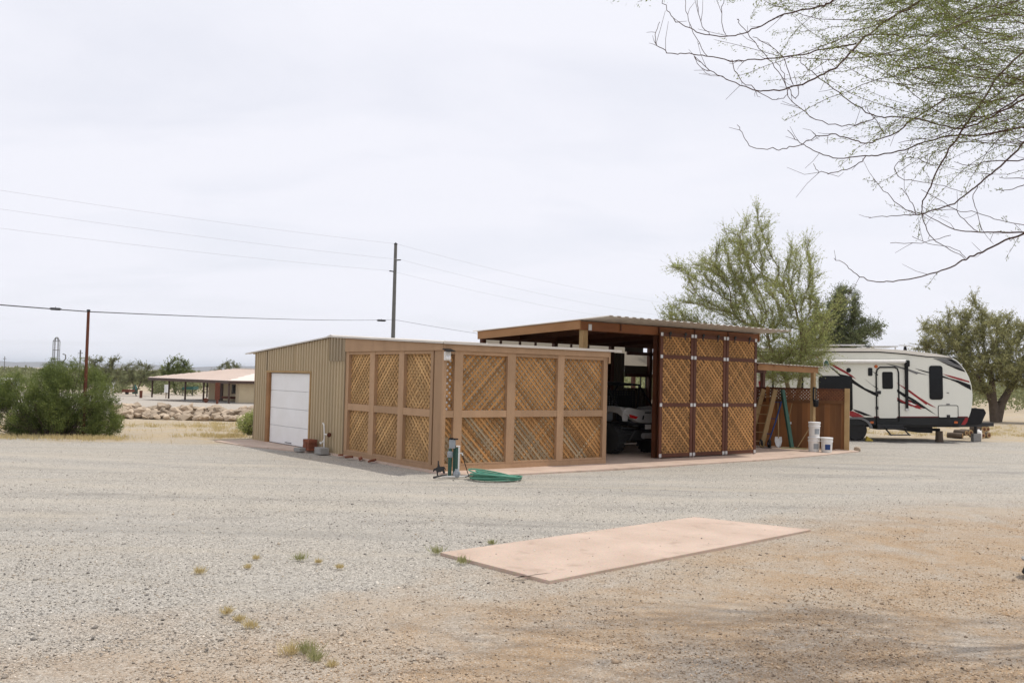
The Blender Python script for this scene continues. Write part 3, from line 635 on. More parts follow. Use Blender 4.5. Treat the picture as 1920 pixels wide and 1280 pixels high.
def sliding_door(a0, a1, label):
    d = empty('sliding_door', L2W(a0, 0.30), RZ); W = a1-a0
    tag(d, label, 'door', 'lattice sliding doors of the timber shed')
    Z = (0.05, 1.185, 2.275, 2.775); zh = 0.05
    for x0 in (0, W-0.088): bx_part('stile', 'redwood', d, x0, x0+0.088, 0, 0.04, 0.04, 2.825)
    for z in Z: bx_part('rail', 'redwood', d, 0.088, W-0.088, 0.002, 0.038, z, z+zh+0.035)
    for i in range(3):
        lattice(d, 0.075, W-0.075, Z[i]+zh+0.01, Z[i+1]+0.01, 0.012, 'x', front=-1)
        bx_part('backing_board', 'back_dark', d, 0.09, W-0.09, 0.028, 0.034, Z[i]+zh+0.037, Z[i+1]-0.002)
    for x0 in (0.006, W-0.082):
        for z in Z: bx_part('bracket', 'galv', d, x0, x0+0.076, -0.004, 0.0, z+0.005, z+0.08)
    for x in (0.3, W-0.3):
        B().lathe([(0.03, -0.012), (0.038, -0.008), (0.038, 0.008), (0.03, 0.012)], 12, (x, -0.02, 2.85), 'y').build('roller', M['dark'], d)
        bx_part('hanger', 'dark', d, x-0.015, x+0.015, -0.006, -0.001, 2.72, 2.86)
    for x in (0.05, W-0.05):
        B().lathe([(0.012, -0.012), (0.018, -0.008), (0.018, 0.008), (0.012, 0.012)], 10, (x, 0.02, 0.04), 'y').build('caster', M['galv'], d)
sliding_door(5.99, 7.095, 'lattice sliding door nearest the open bay with the white buggy')
sliding_door(7.115, 8.245, 'middle one of the three lattice sliding doors')
sliding_door(8.265, 9.42, 'lattice sliding door beside the tool lean-to')

# motion light on the corner post
lt = empty('solar_light', L2W(0.02, -0.03, 2.16), RZ); tag(lt, 'white solar motion light fixed to the brown corner post', 'light')
B().add([(-0.09, -0.16, 0.06), (0.09, -0.16, 0.06), (0.09, 0.0, 0.10), (-0.09, 0.0, 0.10), (-0.09, -0.16, 0.045), (0.09, -0.16, 0.045), (0.09, 0.0, 0.085), (-0.09, 0.0, 0.085)],
        [(0,1,2,3),(7,6,5,4),(0,4,5,1),(1,5,6,2),(2,6,7,3),(3,7,4,0)]).build('solar_panel', M['black'], lt)
B().box(-0.07, 0.07, -0.06, -0.01, -0.12, 0.05).build('housing', M['whitep'], lt, bevel=0.02)
B().lathe([(0.0, -0.115), (0.03, -0.11), (0.045, -0.085), (0.045, -0.06)], 12, (0.0, 0.0, -0.07), 'y').build('sensor', M['white'], lt, smooth=True)

# ------------------------------------------------------------------ tool lean-to and cedar fence
lean = empty('tool_lean_to', L2W(9.7, 0.5), RZ)
tag(lean, 'small open lean-to roof on cedar posts beside the sliding doors', 'lean-to')
def lp(name, mat, a0, a1, b0, b1, z0, z1): return bx_part(name, mat, lean, a0-9.7, a1-9.7, b0-0.5, b1-0.5, z0, z1)
lp('post', 'rawwood', 12.02, 12.12, 0.46, 0.56, 0.022, 2.09)
lp('post', 'redwood', 12.36, 12.46, 2.35, 2.45, 0.0, 2.06)
B().bar((0.0, 0.0, 2.175), (2.55, 0.0, 2.145), 0.04, 0.15).build('beam', M['sidebeam'], lean)
B().bar((0.0, 1.9, 2.16), (2.85, 1.9, 2.12), 0.04, 0.13).build('beam', M['redwood'], lean)
for k in range(5):
    x = 0.02 + k*0.62
    B().bar((x, -0.02, 2.235-0.012*x), (x, 2.0, 2.225-0.012*x), 0.04, 0.05).build('rafter', M['redwood'], lean)
for i in range(3):
    ribbed(lambda u, v, d: (u, v, 2.268 - 0.014*u - 0.006*v + d), i*0.92, (i+1)*0.92+0.02, -0.12, 2.1, 0.15, 0.014).build('roof_sheet', M['roof_w'], lean)

FR = Vector((9.15, 25.15, 0)); FL = Vector((5.9, 26.55, 0)); FD = (FR-FL); FLEN = FD.length; FA = atan2(FD.y, FD.x)
fen = empty('cedar_fence', FL, FA)
tag(fen, 'head-high cedar board fence with a lattice strip along its top', 'fence')
nb = int((FLEN-0.10)/0.145)+1
bm_ = B().box(0, 0.1445, 0, 0.018, 0.03, 1.30).mesh('fence_board', M['fence'])
for k in range(nb):
    o = link('fence_board', bm_, fen, (k*0.145, random.uniform(0, 0.005), random.uniform(-0.01, 0.0)))
for x in (1.35, FLEN-0.12): bx_part('fence_post', 'rawwood' if x > 2 else 'fence', fen, x, x+0.125 if x > 2 else x+0.09, -0.06, 0.0 if x < 2 else 0.06, 0.0, 1.68)
bx_part('rail', 'fence', fen, 0, FLEN-0.12, -0.03, -0.001, 1.26, 1.34)
bx_part('rail', 'fence', fen, 0, FLEN-0.12, 0.02, 0.05, 0.25, 0.33)
bx_part('cap_rail', 'redwood', fen, 0, FLEN-0.12, -0.02, 0.03, 1.63, 1.665)
j = B(); lattice(fen, 0, FLEN-0.12, 1.33, 1.65, 0.004, 'x', join=j, pitch=0.062, w=0.043, th=0.006)
o = j.build('lattice_slats', M['fence_d'], fen); o['kind'] = 'stuff'

def gp(px, py, z=0.0):
    d = (px - 960) / FPX * cr - (py - 640) / FPX * cu + cf; t = (z-H)/d[2]; return Vector(np.array([0, 0, H]) + t*d)
# things leaning in the lean-to; f(p) gives a point on the fence line shifted toward the viewer
def fpnt(x, d, z): q = FL + FD.normalized()*x + Vector((FD.y, -FD.x, 0)).normalized()*d; return Vector((q.x, q.y, z))
t = empty('wooden_ladder', fpnt(1.14, 0.55, 0.022)); tag(t, 'weathered wooden ladder leaning on the fence under the lean-to', 'ladder')
def rel(t, p): return Vector(p) - t.location
la, lb = fpnt(0.98, 0.62, 0.03), fpnt(1.30, 0.15, 1.60); lc, ld = fpnt(1.34, 0.66, 0.03), fpnt(1.62, 0.17, 1.60)
B().bar(rel(t, la), rel(t, lb), 0.12, 0.04, (0.4, -1, 0)).build('stringer', M['rawwood'], t); B().bar(rel(t, lc), rel(t, ld), 0.13, 0.04, (0.4, -1, 0)).build('stringer', M['rawwood'], t)
for k in range(6):
    s = 0.1+k*0.155
    B().bar(rel(t, la.lerp(lb, s)), rel(t, lc.lerp(ld, s)), 0.08, 0.02).build('rung', M['rawwood'], t)
pl = empty('grey_plank', fpnt(0.65, 0.6, 0.022)); tag(pl, 'dark upright board standing behind the wooden ladder', 'plank')
B().bar(rel(pl, fpnt(0.80, 0.35, 0.022)), rel(pl, fpnt(1.12, 0.12, 1.62)), 0.14, 0.03, (0.4, -1, 0)).build('board', M['redwood'], pl)
ht = empty('hand_truck', fpnt(1.52, 0.6, 0.022)); tag(ht, 'blue steel hand truck leaning beside the wooden ladder', 'hand truck')
for dx_ in (0.0, 0.20):
    B().tube([rel(ht, fpnt(1.29+dx_, 0.62, 0.10)), rel(ht, fpnt(1.47+dx_, 0.40, 0.75)), rel(ht, fpnt(1.59+dx_, 0.22, 1.28))], 0.02, 8).build('side_rail', M['blue'], ht)
for s in (0.25, 0.6, 0.98):
    B().tube([rel(ht, fpnt(1.29, 0.62, 0.10).lerp(fpnt(1.59, 0.22, 1.28), s)), rel(ht, fpnt(1.49, 0.62, 0.10).lerp(fpnt(1.79, 0.22, 1.28), s))], 0.011, 6).build('cross_bar', M['blue'], ht)
for dx_ in (0.02, 0.24):
    c = rel(ht, fpnt(1.29+dx_, 0.60, 0.135))
    w = B().lathe([(0.05, -0.025), (0.10, -0.03), (0.115, 0.0), (0.10, 0.03), (0.05, 0.025)], 18, c, 'x').build('wheel', M['rubber'], ht, smooth=True)
    B().lathe([(0.045, -0.032), (0.045, 0.032)], 12, c, 'x').build('hub', M['galv'], w)
B().box(-0.24, 0.02, -0.22, -0.02, 0.0, 0.01).build('toe_plate', M['dark'], ht)
sh = empty('shovel', fpnt(1.76, 0.45, 0.022)); tag(sh, 'steel shovel standing blade down beside the hand truck', 'shovel')
prof = [(-0.09, 0.30), (0.09, 0.30), (0.10, 0.18), (0.07, 0.06), (0, 0), (-0.07, 0.06), (-0.10, 0.18)]
B().prism(prof, lambda x, z: (x, 0.02*abs(x)*10+0.06*z, z), lambda x, z: (x, 0.004+0.02*abs(x)*10+0.06*z, z)).build('blade', M['galv'], sh)
B().tube([(0, 0.02, 0.26), (0.02, 0.14, 0.8), (0.05, 0.30, 1.25)], 0.016, 8).build('handle', M['rawwood'], sh)
gpost = empty('green_post', fpnt(2.02, 0.5, 0.022)); tag(gpost, 'tall dark green timber leaning on the fence beside the shovel', 'timber')
B().bar((0.10, 0, 0), rel(gpost, fpnt(1.80, 0.10, 1.60)), 0.10, 0.07, (0.4, -1, 0)).build('beam', M['green_p'], gpost)
ps = empty('push_broom', fpnt(2.25, 0.45, 0.022)); tag(ps, 'thin broom leaning on the fence boards left of the buckets', 'broom')
B().tube([(0, 0, 0.03), rel(ps, fpnt(2.68, 0.06, 0.85))], 0.012, 6).build('handle', M['rawwood'], ps)
B().box(-0.05, 0.05, -0.02, 0.02, 0.0, 0.05).build('head', M['dark'], ps)
hk = empty('rake', fpnt(2.0, 0.2, 0.62)); tag(hk, 'short stick hanging on the fence beside the green timber', 'tool')
B().tube([(-0.06, 0, 0), (0.10, 0.08, 0.62)], 0.012, 6).build('handle', M['rawwood'], hk)
B().box(-0.015, 0.06, -0.01, 0.01, 0.05, 0.11).build('grip', M['galv'], hk)
for k, (dx_, dd, ln, rot_) in enumerate(((1.95, 0.62, 0.55, 0.05), (2.2, 0.50, 0.75, -0.06))):
    pk = empty('loose_lath', fpnt(dx_, dd, 0.03), FA+rot_)
    tag(pk, ('short' if k == 0 else 'long') + ' yellow lath lying on the slab left of the buckets', 'lath')
    B().box(-0.1, ln, -0.02, 0.02, 0, 0.022).build('strip', M['tuft'] if k == 0 else M['rawwood'], pk)

def bucket(loc, label, blue=False, dirty=False, lid=True):
    o = empty('plastic_bucket', loc, random.uniform(0, 1)); tag(o, label, 'bucket', 'white plastic buckets by the fence')
    B().lathe([(0.125, 0), (0.130, 0.005), (0.145, 0.33), (0.155, 0.335), (0.155, 0.36), (0.147, 0.362), (0.142, 0.352), (0.125, 0.02)], 28).build('pail', M['whitep'], o, smooth=True)
    if lid: B().lathe([(0.150, 0.362), (0.158, 0.366), (0.158, 0.378), (0.150, 0.384), (0.0, 0.382)], 28).build('lid', M['white'], o, smooth=True)
    B().lathe([(0.149, 0.27), (0.156, 0.275), (0.156, 0.285), (0.149, 0.29)], 28).build('rim_band', M['white'], o, smooth=True)
    bl = B()
    a0, a1 = -2.35, -1.35
    for k in range(10):
        t0 = a0+(a1-a0)*k/10; t1 = a0+(a1-a0)*(k+1)/10
        r0, r1 = 0.1355, 0.143
        bl.add([(r0*cos(t0), r0*sin(t0), 0.07), (r0*cos(t1), r0*sin(t1), 0.07), (r1*cos(t1), r1*sin(t1), 0.21), (r1*cos(t0), r1*sin(t0), 0.21)], [(0, 1, 2, 3)])
    bl.build('label_print', M['blue'] if blue else M['grey_p'], o)
    B().tube([(0.152*cos(t), 0.152*sin(t), 0.32-0.12*sin(t+0.4)) for t in np.linspace(-0.4, pi-0.4, 14)], 0.003, 5).build('bail', M['galv'], o)
    return o
q1 = gp(1526, 846, 0.022); q2 = gp(1550, 847.5, 0.022)
bucket((q1.x, q1.y, 0.022), 'stained white bucket carrying another bucket on top')
bucket((q1.x+0.01, q1.y+0.01, 0.407), 'white bucket stacked on top of another by the fence', lid=True)
bucket((q2.x, q2.y, 0.022), 'white bucket with a blue label on the slab', blue=True)
# lamp hanging on the lean-to post, spinner on the roof corner, rock by the post
lan = empty('black_lantern', L2W(12.07, 0.40, 1.18), RZ); tag(lan, 'black lantern hanging on the lean-to front post', 'lantern')
B().tube([(0, 0.06, 0.50), (-0.03, 0.0, 0.50), (-0.03, 0, 0.18)], 0.018, 8).build('arm', M['dark'], lan)
B().lathe([(0.02, 0.20), (0.07, 0.17), (0.075, 0.15), (0.065, 0.02), (0.05, 0.0), (0.0, -0.01)], 14, (-0.03, 0, 0)).build('body', M['black'], lan, smooth=True)
bx_part('back_plate', 'black', lan, -0.09, -0.03, 0.045, 0.06, 0.16, 0.52)
sp = empty('garden_spinner', L2W(12.52, 0.42, 2.30), RZ); tag(sp, 'round metal spinner mounted on the lean-to roof corner', 'spinner')
B().tube([(0.13*cos(t), 0.0, 0.13*sin(t)) for t in np.linspace(0, 2*pi, 25)], 0.006, 6).build('rim', M['galv'], sp)
for k in range(8):
    t_ = k*pi/4
    B().add([(0.02*cos(t_), -0.01, 0.02*sin(t_)), (0.12*cos(t_), -0.015, 0.12*sin(t_)), (0.12*cos(t_+0.45), 0.015, 0.12*sin(t_+0.45)),
             (0.02*cos(t_), -0.008, 0.02*sin(t_)), (0.12*cos(t_), -0.013, 0.12*sin(t_)), (0.12*cos(t_+0.45), 0.017, 0.12*sin(t_+0.45))],
            [(0,1,2),(5,4,3),(0,3,4,1),(1,4,5,2),(2,5,3,0)]).build('blade', M['green_p'], sp)
B().tube([(0, 0.03, 0), (-0.02, 0.05, -0.09)], 0.01, 6).build('bracket', M['galv'], sp)

def rock_mesh(seed, name='rock', mat='rock'):
    import bmesh
    r = random.Random(seed); bm = bmesh.new(); bmesh.ops.create_icosphere(bm, subdivisions=2, radius=1)
    planes = [(Vector((r.gauss(0, 1), r.gauss(0, 1), r.gauss(0, 1))).normalized(), r.uniform(0.42, 0.80)) for _ in range(11)]
    for v in bm.verts:
        for n, d in planes:
            k = v.co.dot(n)
            if k > d: v.co -= n*(k-d)
        v.co *= 1 + r.uniform(-0.04, 0.04)
    me = bpy.data.meshes.new(name); bm.to_mesh(me); bm.free(); me.materials.append(M[mat]); return me
ROCKS = [rock_mesh(100+i) for i in range(8)]
q = gp(1606, 845)
o = link('rock', ROCKS[3], None, (q.x, q.y, 0.06), rot=(0.2, 0.1, 0.5)); o.scale = (0.17, 0.13, 0.12); tag(o, 'brown rock at the foot of the fence end post', 'rock')

# ------------------------------------------------------------------ white side-by-side buggy in the open bay (rear toward the viewer)
utv = empty('off_road_buggy', L2W(6.60, 1.30, 0.022), RZ); utv.scale = (0.97, 0.97, 0.97)
tag(utv, 'white off-road buggy with knobby tyres parked in the dark open bay', 'buggy')
def sy(poly): return poly + [(-x, z) for x, z in reversed(poly)]
half = [(0, 0.76), (0.30, 0.78), (0.48, 0.86), (0.66, 0.96), (0.74, 1.00), (0.75, 1.10), (0.60, 1.14), (0.30, 1.09), (0, 1.08)]
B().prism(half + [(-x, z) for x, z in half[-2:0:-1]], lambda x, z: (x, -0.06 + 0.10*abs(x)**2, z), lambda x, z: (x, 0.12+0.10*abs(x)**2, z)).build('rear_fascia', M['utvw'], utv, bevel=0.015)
for s in (-1, 1):
    arc = [(0.02, 0.80), (0.05, 0.92), (0.22, 1.0), (0.5, 1.02), (0.75, 0.95), (0.95, 0.75), (1.05, 0.60)]
    pts = arc + [(1.15, 0.66), (1.1, 0.95), (0.9, 1.12), (0.5, 1.16), (0.1, 1.14), (0.0, 1.05)]
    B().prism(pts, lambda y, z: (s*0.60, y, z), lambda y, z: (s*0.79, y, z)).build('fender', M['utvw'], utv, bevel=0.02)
    tl = B().prism([(0.34, 0.92), (0.60, 0.98), (0.58, 0.90), (0.40, 0.865)], lambda x, z: (s*x, -0.075+0.1*x*x, z), lambda x, z: (s*x, -0.045+0.1*x*x, z)).build('tail_light', M['redlens'], utv)
    B().prism([(0.13, 0.95), (0.16, 0.95), (0.19, 0.85), (0.15, 0.85)], lambda x, z: (s*x, -0.066, z), lambda x, z: (s*x, -0.05, z)).build('vent', M['black'], utv)
    for y in (0.52, 2.45):
        w = empty('wheel', (0, 0, 0)); bpy.data.objects.remove(w)
        prof = [(0.17, -0.14), (0.30, -0.15), (0.345, -0.12), (0.36, 0.0), (0.345, 0.12), (0.30, 0.15), (0.17, 0.14)]
        ty = B().lathe(prof, 32, (s*0.66, y, 0.36), 'x').build('tyre', M['rubber'], utv, smooth=True)
        kb = B()
        for k in range(22):
            for side in (-1, 1):
                t_ = 2*pi*(k+0.5*(side > 0))/22; c_ = Vector((s*0.66+side*0.075, y+0.36*cos(t_), 0.36+0.36*sin(t_)))
                kb.bar(c_ - Vector((0.06, 0, 0)), c_ + Vector((0.06, 0, 0)), 0.05, 0.035, (0, cos(t_), sin(t_)))
        o = kb.build('tread_knobs', M['rubber'], ty); o['kind'] = 'stuff'
        B().lathe([(0.0, -0.10), (0.06, -0.11), (0.17, -0.07), (0.175, 0.07), (0.06, 0.11), (0.0, 0.10)], 20, (s*0.66, y, 0.36), 'x').build('rim', M['dark'], ty, smooth=True)
    B().tube([(s*0.62, 0.30, 1.05), (s*0.60, 0.85, 1.68), (s*0.58, 1.55, 1.72), (s*0.64, 2.15, 1.10)], 0.024, 8).build('cage_tube', M['black'], utv)
    B().tube([(s*0.60, 0.85, 1.68), (s*0.66, 1.0, 0.7)], 0.022, 8).build('cage_tube', M['black'], utv)
    B().box(s*0.33-0.24, s*0.33+0.24, 1.05, 1.17, 0.75, 1.42).build('seat', M['black' if s > 0 else 'grey_p'], utv, bevel=0.05)
    B().tube([(s*0.25, 0.2, 0.5), (s*0.60, 0.5, 0.42)], 0.025, 8).build('suspension_arm', M['dark'], utv)
for y, z in ((0.85, 1.68), (1.55, 1.72)): B().tube([(-0.60, y, z), (0.60, y, z)], 0.024, 8).build('cage_tube', M['black'], utv)
B().box(-0.52, 0.52, 0.10, 0.95, 0.70, 0.76).build('cargo_bed', M['black'], utv)
B().box(-0.55, 0.55, 0.3, 2.6, 0.32, 0.58).build('chassis', M['dark'], utv, bevel=0.02)
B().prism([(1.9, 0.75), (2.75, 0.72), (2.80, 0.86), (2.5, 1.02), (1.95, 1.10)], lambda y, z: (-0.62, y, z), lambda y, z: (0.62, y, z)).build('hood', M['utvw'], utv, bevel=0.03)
sc = B()
for k in range(12): x = -0.50+k*0.091; sc.bar((x, 0.92, 1.12), (x, 0.93, 1.52), 0.05, 0.006, (0, 1, 0))
for k in range(8): z = 1.12+k*0.057; sc.bar((-0.53, 0.925, z), (0.53, 0.925, z), 0.004, 0.03)
o = sc.build('rear_screen', M['black'], utv)
bx_part('number_plate', 'whitep', utv, -0.10, 0.10, -0.07, -0.062, 0.62, 0.73)
B().tube([(-0.05, 0.05, 0.45), (0.35, 0.02, 0.45)], [0.07, 0.07], 14).build('muffler', M['alu'], utv, smooth=True)
B().bar((-0.3, 0.05, 0.6), (-0.42, 0.15, 0.33), 0.03, 0.03).build('hitch_bar', M['dark'], utv)
for k in range(5): bx_part('badge_mark', 'black', utv, -0.11+k*0.045, -0.08+k*0.045, -0.066, -0.059, 1.0, 1.035)

# ------------------------------------------------------------------ travel trailer
SC = 0.01722
rv = empty('travel_trailer', (11.2, 30.05, 0.0), rot=(0, -ROLL, 0))
tag(rv, 'white travel trailer with red and black swooshes parked behind the fence', 'trailer')
def R_(px, py): return ((px-1608)*SC, (826-py)*SC)
def rv_poly(name, mat, pts, y0=-0.004, y1=0.002, parent=None, bevel=0):
    b = B(); b.prism([R_(*p) for p in pts], lambda x, z: (x, y0, z), lambda x, z: (x, y1, z)); return b.build(name, M[mat], parent or rv, bevel=bevel)
def rrect(x0, x1, y0, y1, r, n=5):
    out = []
    for cx, cy, a0 in ((x1-r, y0+r, -90), (x1-r, y1-r, 0), (x0+r, y1-r, 90), (x0+r, y0+r, 180)):
        for k in range(n+1): a = radians(a0+90*k/n); out.append((cx+r*cos(a), cy+r*sin(a)))
    return out
nose = [(1818, 783), (1822, 772), (1825, 758), (1826, 740), (1824, 722), (1820, 708), (1813, 694), (1804, 682), (1796, 675), (1788, 671.5)]
body = [(1416, 783)] + [(1818, 783)] + nose[1:] + [(1765, 671), (1740, 669), (1700, 664), (1650, 660), (1540, 660), (1416, 660)]
rv_poly('body', 'rv', body, 0.0, 2.42, bevel=0.02)
cap = [(1416, 659.5), (1540, 659.5), (1650, 659.5), (1700, 663.5), (1740, 668.5), (1765, 670.5), (1788, 671), (1780, 668), (1760, 664), (1700, 657), (1640, 653), (1540, 652.5), (1416, 652.5)]
rv_poly('roof_cap', 'rvcap', cap, -0.02, 2.44)
rv_poly('roof_trim', 'black', [(1416, 659.2), (1650, 659.2), (1700, 663.2), (1740, 668.2), (1788, 671), (1788, 672), (1740, 670), (1700, 665), (1650, 661), (1416, 661)], -0.026, -0.003)
rv_poly('skirt', 'skirt', [(1416, 783.3), (1817.5, 783.3), (1815, 792), (1811, 797), (1416, 797)], 0.005, 2.40)
rv_poly('skirt_line', 'darkred', [(1640, 780.8), (1816, 780.8), (1815.5, 783), (1640, 783)])
rv_poly('skirt_corner', 'rvred', [(1811, 783.6), (1817, 783.6), (1814, 792), (1810, 796.5), (1803, 796.5)], -0.006, 0.004)
bx_part('underframe', 'dark', rv, -3.2, 3.4, 0.25, 2.15, 0.42, 0.50)
rv_poly('holding_tank', 'black', [(1700, 797), (1757, 797), (1757, 813), (1728, 812), (1700, 806)], 0.3, 2.1)
rv_poly('tank_drain', 'black', [(1757, 805), (1777, 805), (1777, 810), (1757, 810)], 0.5, 0.62)
# windows
def window(x0, x1, y0, y1, r=5, lip=1.5):
    f = rv_poly('window', 'black', rrect(x0, x1, y0, y1, r), -0.022, 0.0)
    rv_poly('pane', 'glass', rrect(x0+lip, x1-lip, y0+lip, y1-lip, max(1, r-lip)), -0.026, -0.0225, f)
window(1744.5, 1769.5, 686, 749.5); window(1537, 1600, 705, 771); window(1499, 1508, 705, 730, 3); window(1630, 1638, 690, 705, 2, 1)
# entry door with black frame
dr = rv_poly('entry_door', 'rv', rrect(1648.5, 1683.5, 693, 784, 4), -0.014, 0.0)
fr = B()
outer = [(1645, 798), (1645, 700), (1647, 693), (1652, 689), (1680, 689), (1685, 692), (1687, 699), (1687, 790)]
fr.tube([(R_(*p)[0], -0.016, R_(*p)[1]) for p in outer], 0.024, 6); fr.build('door_frame', M['black'], dr)
f = rv_poly('door_window', 'black', rrect(1656, 1676, 697.5, 729.5, 3), -0.026, -0.014, dr)
rv_poly('door_handle', 'dark', rrect(1648, 1653, 733, 739, 1), -0.04, -0.014, dr)
rv_poly('door_latch', 'dark', rrect(1643, 1647.5, 733, 739, 1), -0.04, -0.014, dr)
rv_poly('door_hinge', 'dark', rrect(1643, 1647.5, 762, 768, 1), -0.04, -0.014, dr)
# steps
st = bx_part('entry_step', 'dark', rv, 0.62, 1.45, -0.10, 0.5, 0.36, 0.52)
bx_part('tread', 'dark', st, 0.83, 1.45, -0.38, -0.12, 0.395, 0.42); bx_part('tread', 'dark', st, 0.83, 1.45, -0.66, -0.42, 0.205, 0.23)
for x in (0.85, 1.43): B().bar((x, -0.14, 0.40), (x, -0.60, 0.215), 0.02, 0.05).build('step_arm', M['dark'], st)
# awning
B().tube([(R_(1524, 0)[0], -0.09, R_(0, 678.5)[1]), (R_(1699, 0)[0], -0.09, R_(0, 678.5)[1])], 0.062, 14).build('awning_roll', M['whitep'], rv, smooth=True)
rv_poly('awning_arm', 'black', [(1697.5, 680), (1704, 677), (1704, 685), (1703, 768), (1699, 768), (1698.5, 686)], -0.075, -0.002)
rv_poly('awning_head', 'black', rrect(1697, 1705, 676, 688, 2), -0.15, -0.07)
rv_poly('awning_foot', 'galv', rrect(1698, 1704, 766, 770, 1), -0.09, -0.002)
# compartment hatch
hf = B(); hf.tube([(R_(*p)[0], -0.008, R_(*p)[1]) for p in rrect(1760.5, 1797.5, 760.5, 783, 3) + [rrect(1760.5, 1797.5, 760.5, 783, 3)[0]]], 0.011, 6)
h = rv_poly('hatch', 'rv', rrect(1761, 1797, 761, 782.5, 3), -0.008, 0.0); hf.build('hatch_frame', M['black'], h)
rv_poly('hatch_latch', 'dark', rrect(1776, 1782, 778, 783, 1), -0.03, -0.008, h)
rv_poly('grab_clip', 'rvgrey', rrect(1776, 1782, 757, 759, 0.6), -0.02, 0.0); rv_poly('grab_clip', 'rvgrey', rrect(1777, 1781, 736, 737.5, 0.5), -0.02, 0.0)
# lamps, speakers
for (cx, cy, rr, mt, nm) in ((1593.5, 694.5, 4.3, 'black', 'speaker'), (1645, 687.5, 3.2, 'amber', 'porch_light')):
    x, z = R_(cx, cy); B().lathe([(rr*SC, 0.0), (rr*SC, -0.02), (rr*SC*0.7, -0.035), (0.0, -0.038)], 18, (x, 0, z), 'y').build(nm, M[mt], rv, smooth=True)
for cx in (1635.5, 1793): rv_poly('marker_light', 'amber', rrect(cx-3.2, cx+3.2, 790, 794, 1), -0.022, 0.004)
# painted swooshes: (material, polygon), each set a little prouder so they overlap cleanly
SW = [('rvred', [(1527, 666), (1535, 668), (1547, 676), (1543, 676)]),
 ('rvred', [(1555, 681), (1562, 682), (1584, 694), (1600, 704), (1608, 711.5), (1594, 704), (1570, 691)]),
 ('black', [(1554, 684), (1566, 692), (1578, 702), (1594, 705), (1604, 714), (1624, 728), (1648, 738), (1672, 752), (1655, 747), (1638, 740), (1616, 728), (1596, 716), (1578, 706)]),
 ('rvgrey', [(1528, 696), (1540, 701), (1547, 706), (1536, 702)]),
 ('black', [(1624, 711), (1634, 720), (1646, 727), (1660, 735), (1678, 744), (1694, 753), (1700, 758), (1690, 756), (1668, 743), (1642, 726)]),
 ('rvred', [(1656, 731), (1672, 739), (1696, 752), (1708, 759), (1712, 763), (1700, 758), (1676, 745)]),
 ('black', [(1638, 696), (1648, 702), (1668, 716), (1684, 730), (1700, 740), (1718, 750), (1736, 763), (1757, 778.5), (1742, 770), (1728, 760), (1714, 752), (1696, 744), (1680, 732), (1656, 711)]),
 ('rvred', [(1678, 714), (1690, 722), (1708, 732), (1724, 744), (1738, 753), (1744, 757), (1757, 765), (1746, 761), (1740, 757.5), (1738, 759), (1722, 747), (1700, 731)]),
 ('black', [(1702, 748), (1714, 752), (1728, 760), (1738, 766), (1732, 766), (1720, 762), (1708, 756)]),
 ('rvred', [(1702, 750), (1709, 752), (1714, 757), (1720, 758), (1727, 763), (1734, 766), (1726, 765), (1730, 768), (1718, 765), (1708, 760), (1702, 757)]),
 ('whitep', [(1703, 754), (1710, 755), (1720, 760), (1716, 760.5), (1709, 758)]),
 ('rvgrey', [(1664, 682), (1684, 686), (1702, 691), (1720, 697), (1744, 704), (1724, 700.5), (1721, 702), (1704, 695), (1684, 689)]),
 ('black', [(1718, 691), (1732, 694.5), (1745, 698), (1745, 700), (1732, 696.5)]),
 ('rvred', [(1769, 701), (1786, 705), (1804, 710), (1819.5, 715), (1820, 717.5), (1802, 713), (1784, 707.5)]),
 ('black', [(1769, 704.5), (1784, 710), (1800, 714), (1810, 717.5), (1821.5, 722), (1823, 731.5), (1812, 726), (1798, 718), (1784, 712), (1769, 708)]),
 ('rvgrey', [(1752, 672.5), (1787, 673), (1795, 676.5), (1804, 685), (1809, 692), (1800, 690), (1780, 683), (1765, 677)]),
 ('black', [(1778, 673.5), (1787, 673.5), (1798, 681), (1803, 686), (1792, 682)]),
 ('black', [(1765, 677.5), (1790, 687), (1809, 693), (1813, 698), (1800, 694), (1780, 685)]),
 ('black', [(1600, 767), (1614, 771), (1636, 780), (1622, 779), (1606, 772)]),
 ('rvred', [(1585, 770), (1600, 771), (1612, 776), (1622, 782), (1600, 782), (1585, 776)])]
for k, (mt, pts) in enumerate(SW): rv_poly('graphic_stripe', mt, pts, -0.003-0.0006*k, 0.001)
# wheels
for cx in (1608, 1560):
    x = R_(cx, 0)[0]
    for yy in (0.14, 2.24):
        w = B().lathe([(0.20, -0.10), (0.30, -0.115), (0.335, -0.09), (0.335, 0.09), (0.30, 0.115), (0.20, 0.10)], 32, (x, yy, 0.335), 'y').build('tyre', M['rubber'], rv, smooth=True)
        B().lathe([(0.0, -0.06), (0.05, -0.075), (0.06, -0.05), (0.18, -0.07), (0.205, -0.10), (0.205, 0.10), (0.0, 0.10)], 28, (x, yy, 0.335), 'y').build('rim', M['black'], w, smooth=True)
        for k in range(8):
            t_ = k*pi/4
            B().bar((x+0.07*cos(t_), yy-0.072, 0.335+0.07*sin(t_)), (x+0.185*cos(t_), yy-0.086, 0.335+0.185*sin(t_)), 0.022, 0.02, (0, 1, 0)).build('spoke', M['alu'], w)
fx = R_(1608, 0)[0]
arc = [(fx+0.50*cos(t), 0.335+0.42*sin(t)) for t in np.linspace(0.15, pi/2, 9)] + [(R_(1560, 0)[0]+0.50*cos(t), 0.335+0.42*sin(t)) for t in np.linspace(pi/2, pi-0.15, 9)]
inner = [(fx+0.41*cos(t), 0.335+0.36*sin(t)) for t in np.linspace(0.15, pi/2, 9)] + [(R_(1560, 0)[0]+0.41*cos(t), 0.335+0.36*sin(t)) for t in np.linspace(pi/2, pi-0.15, 9)]
fb = B()
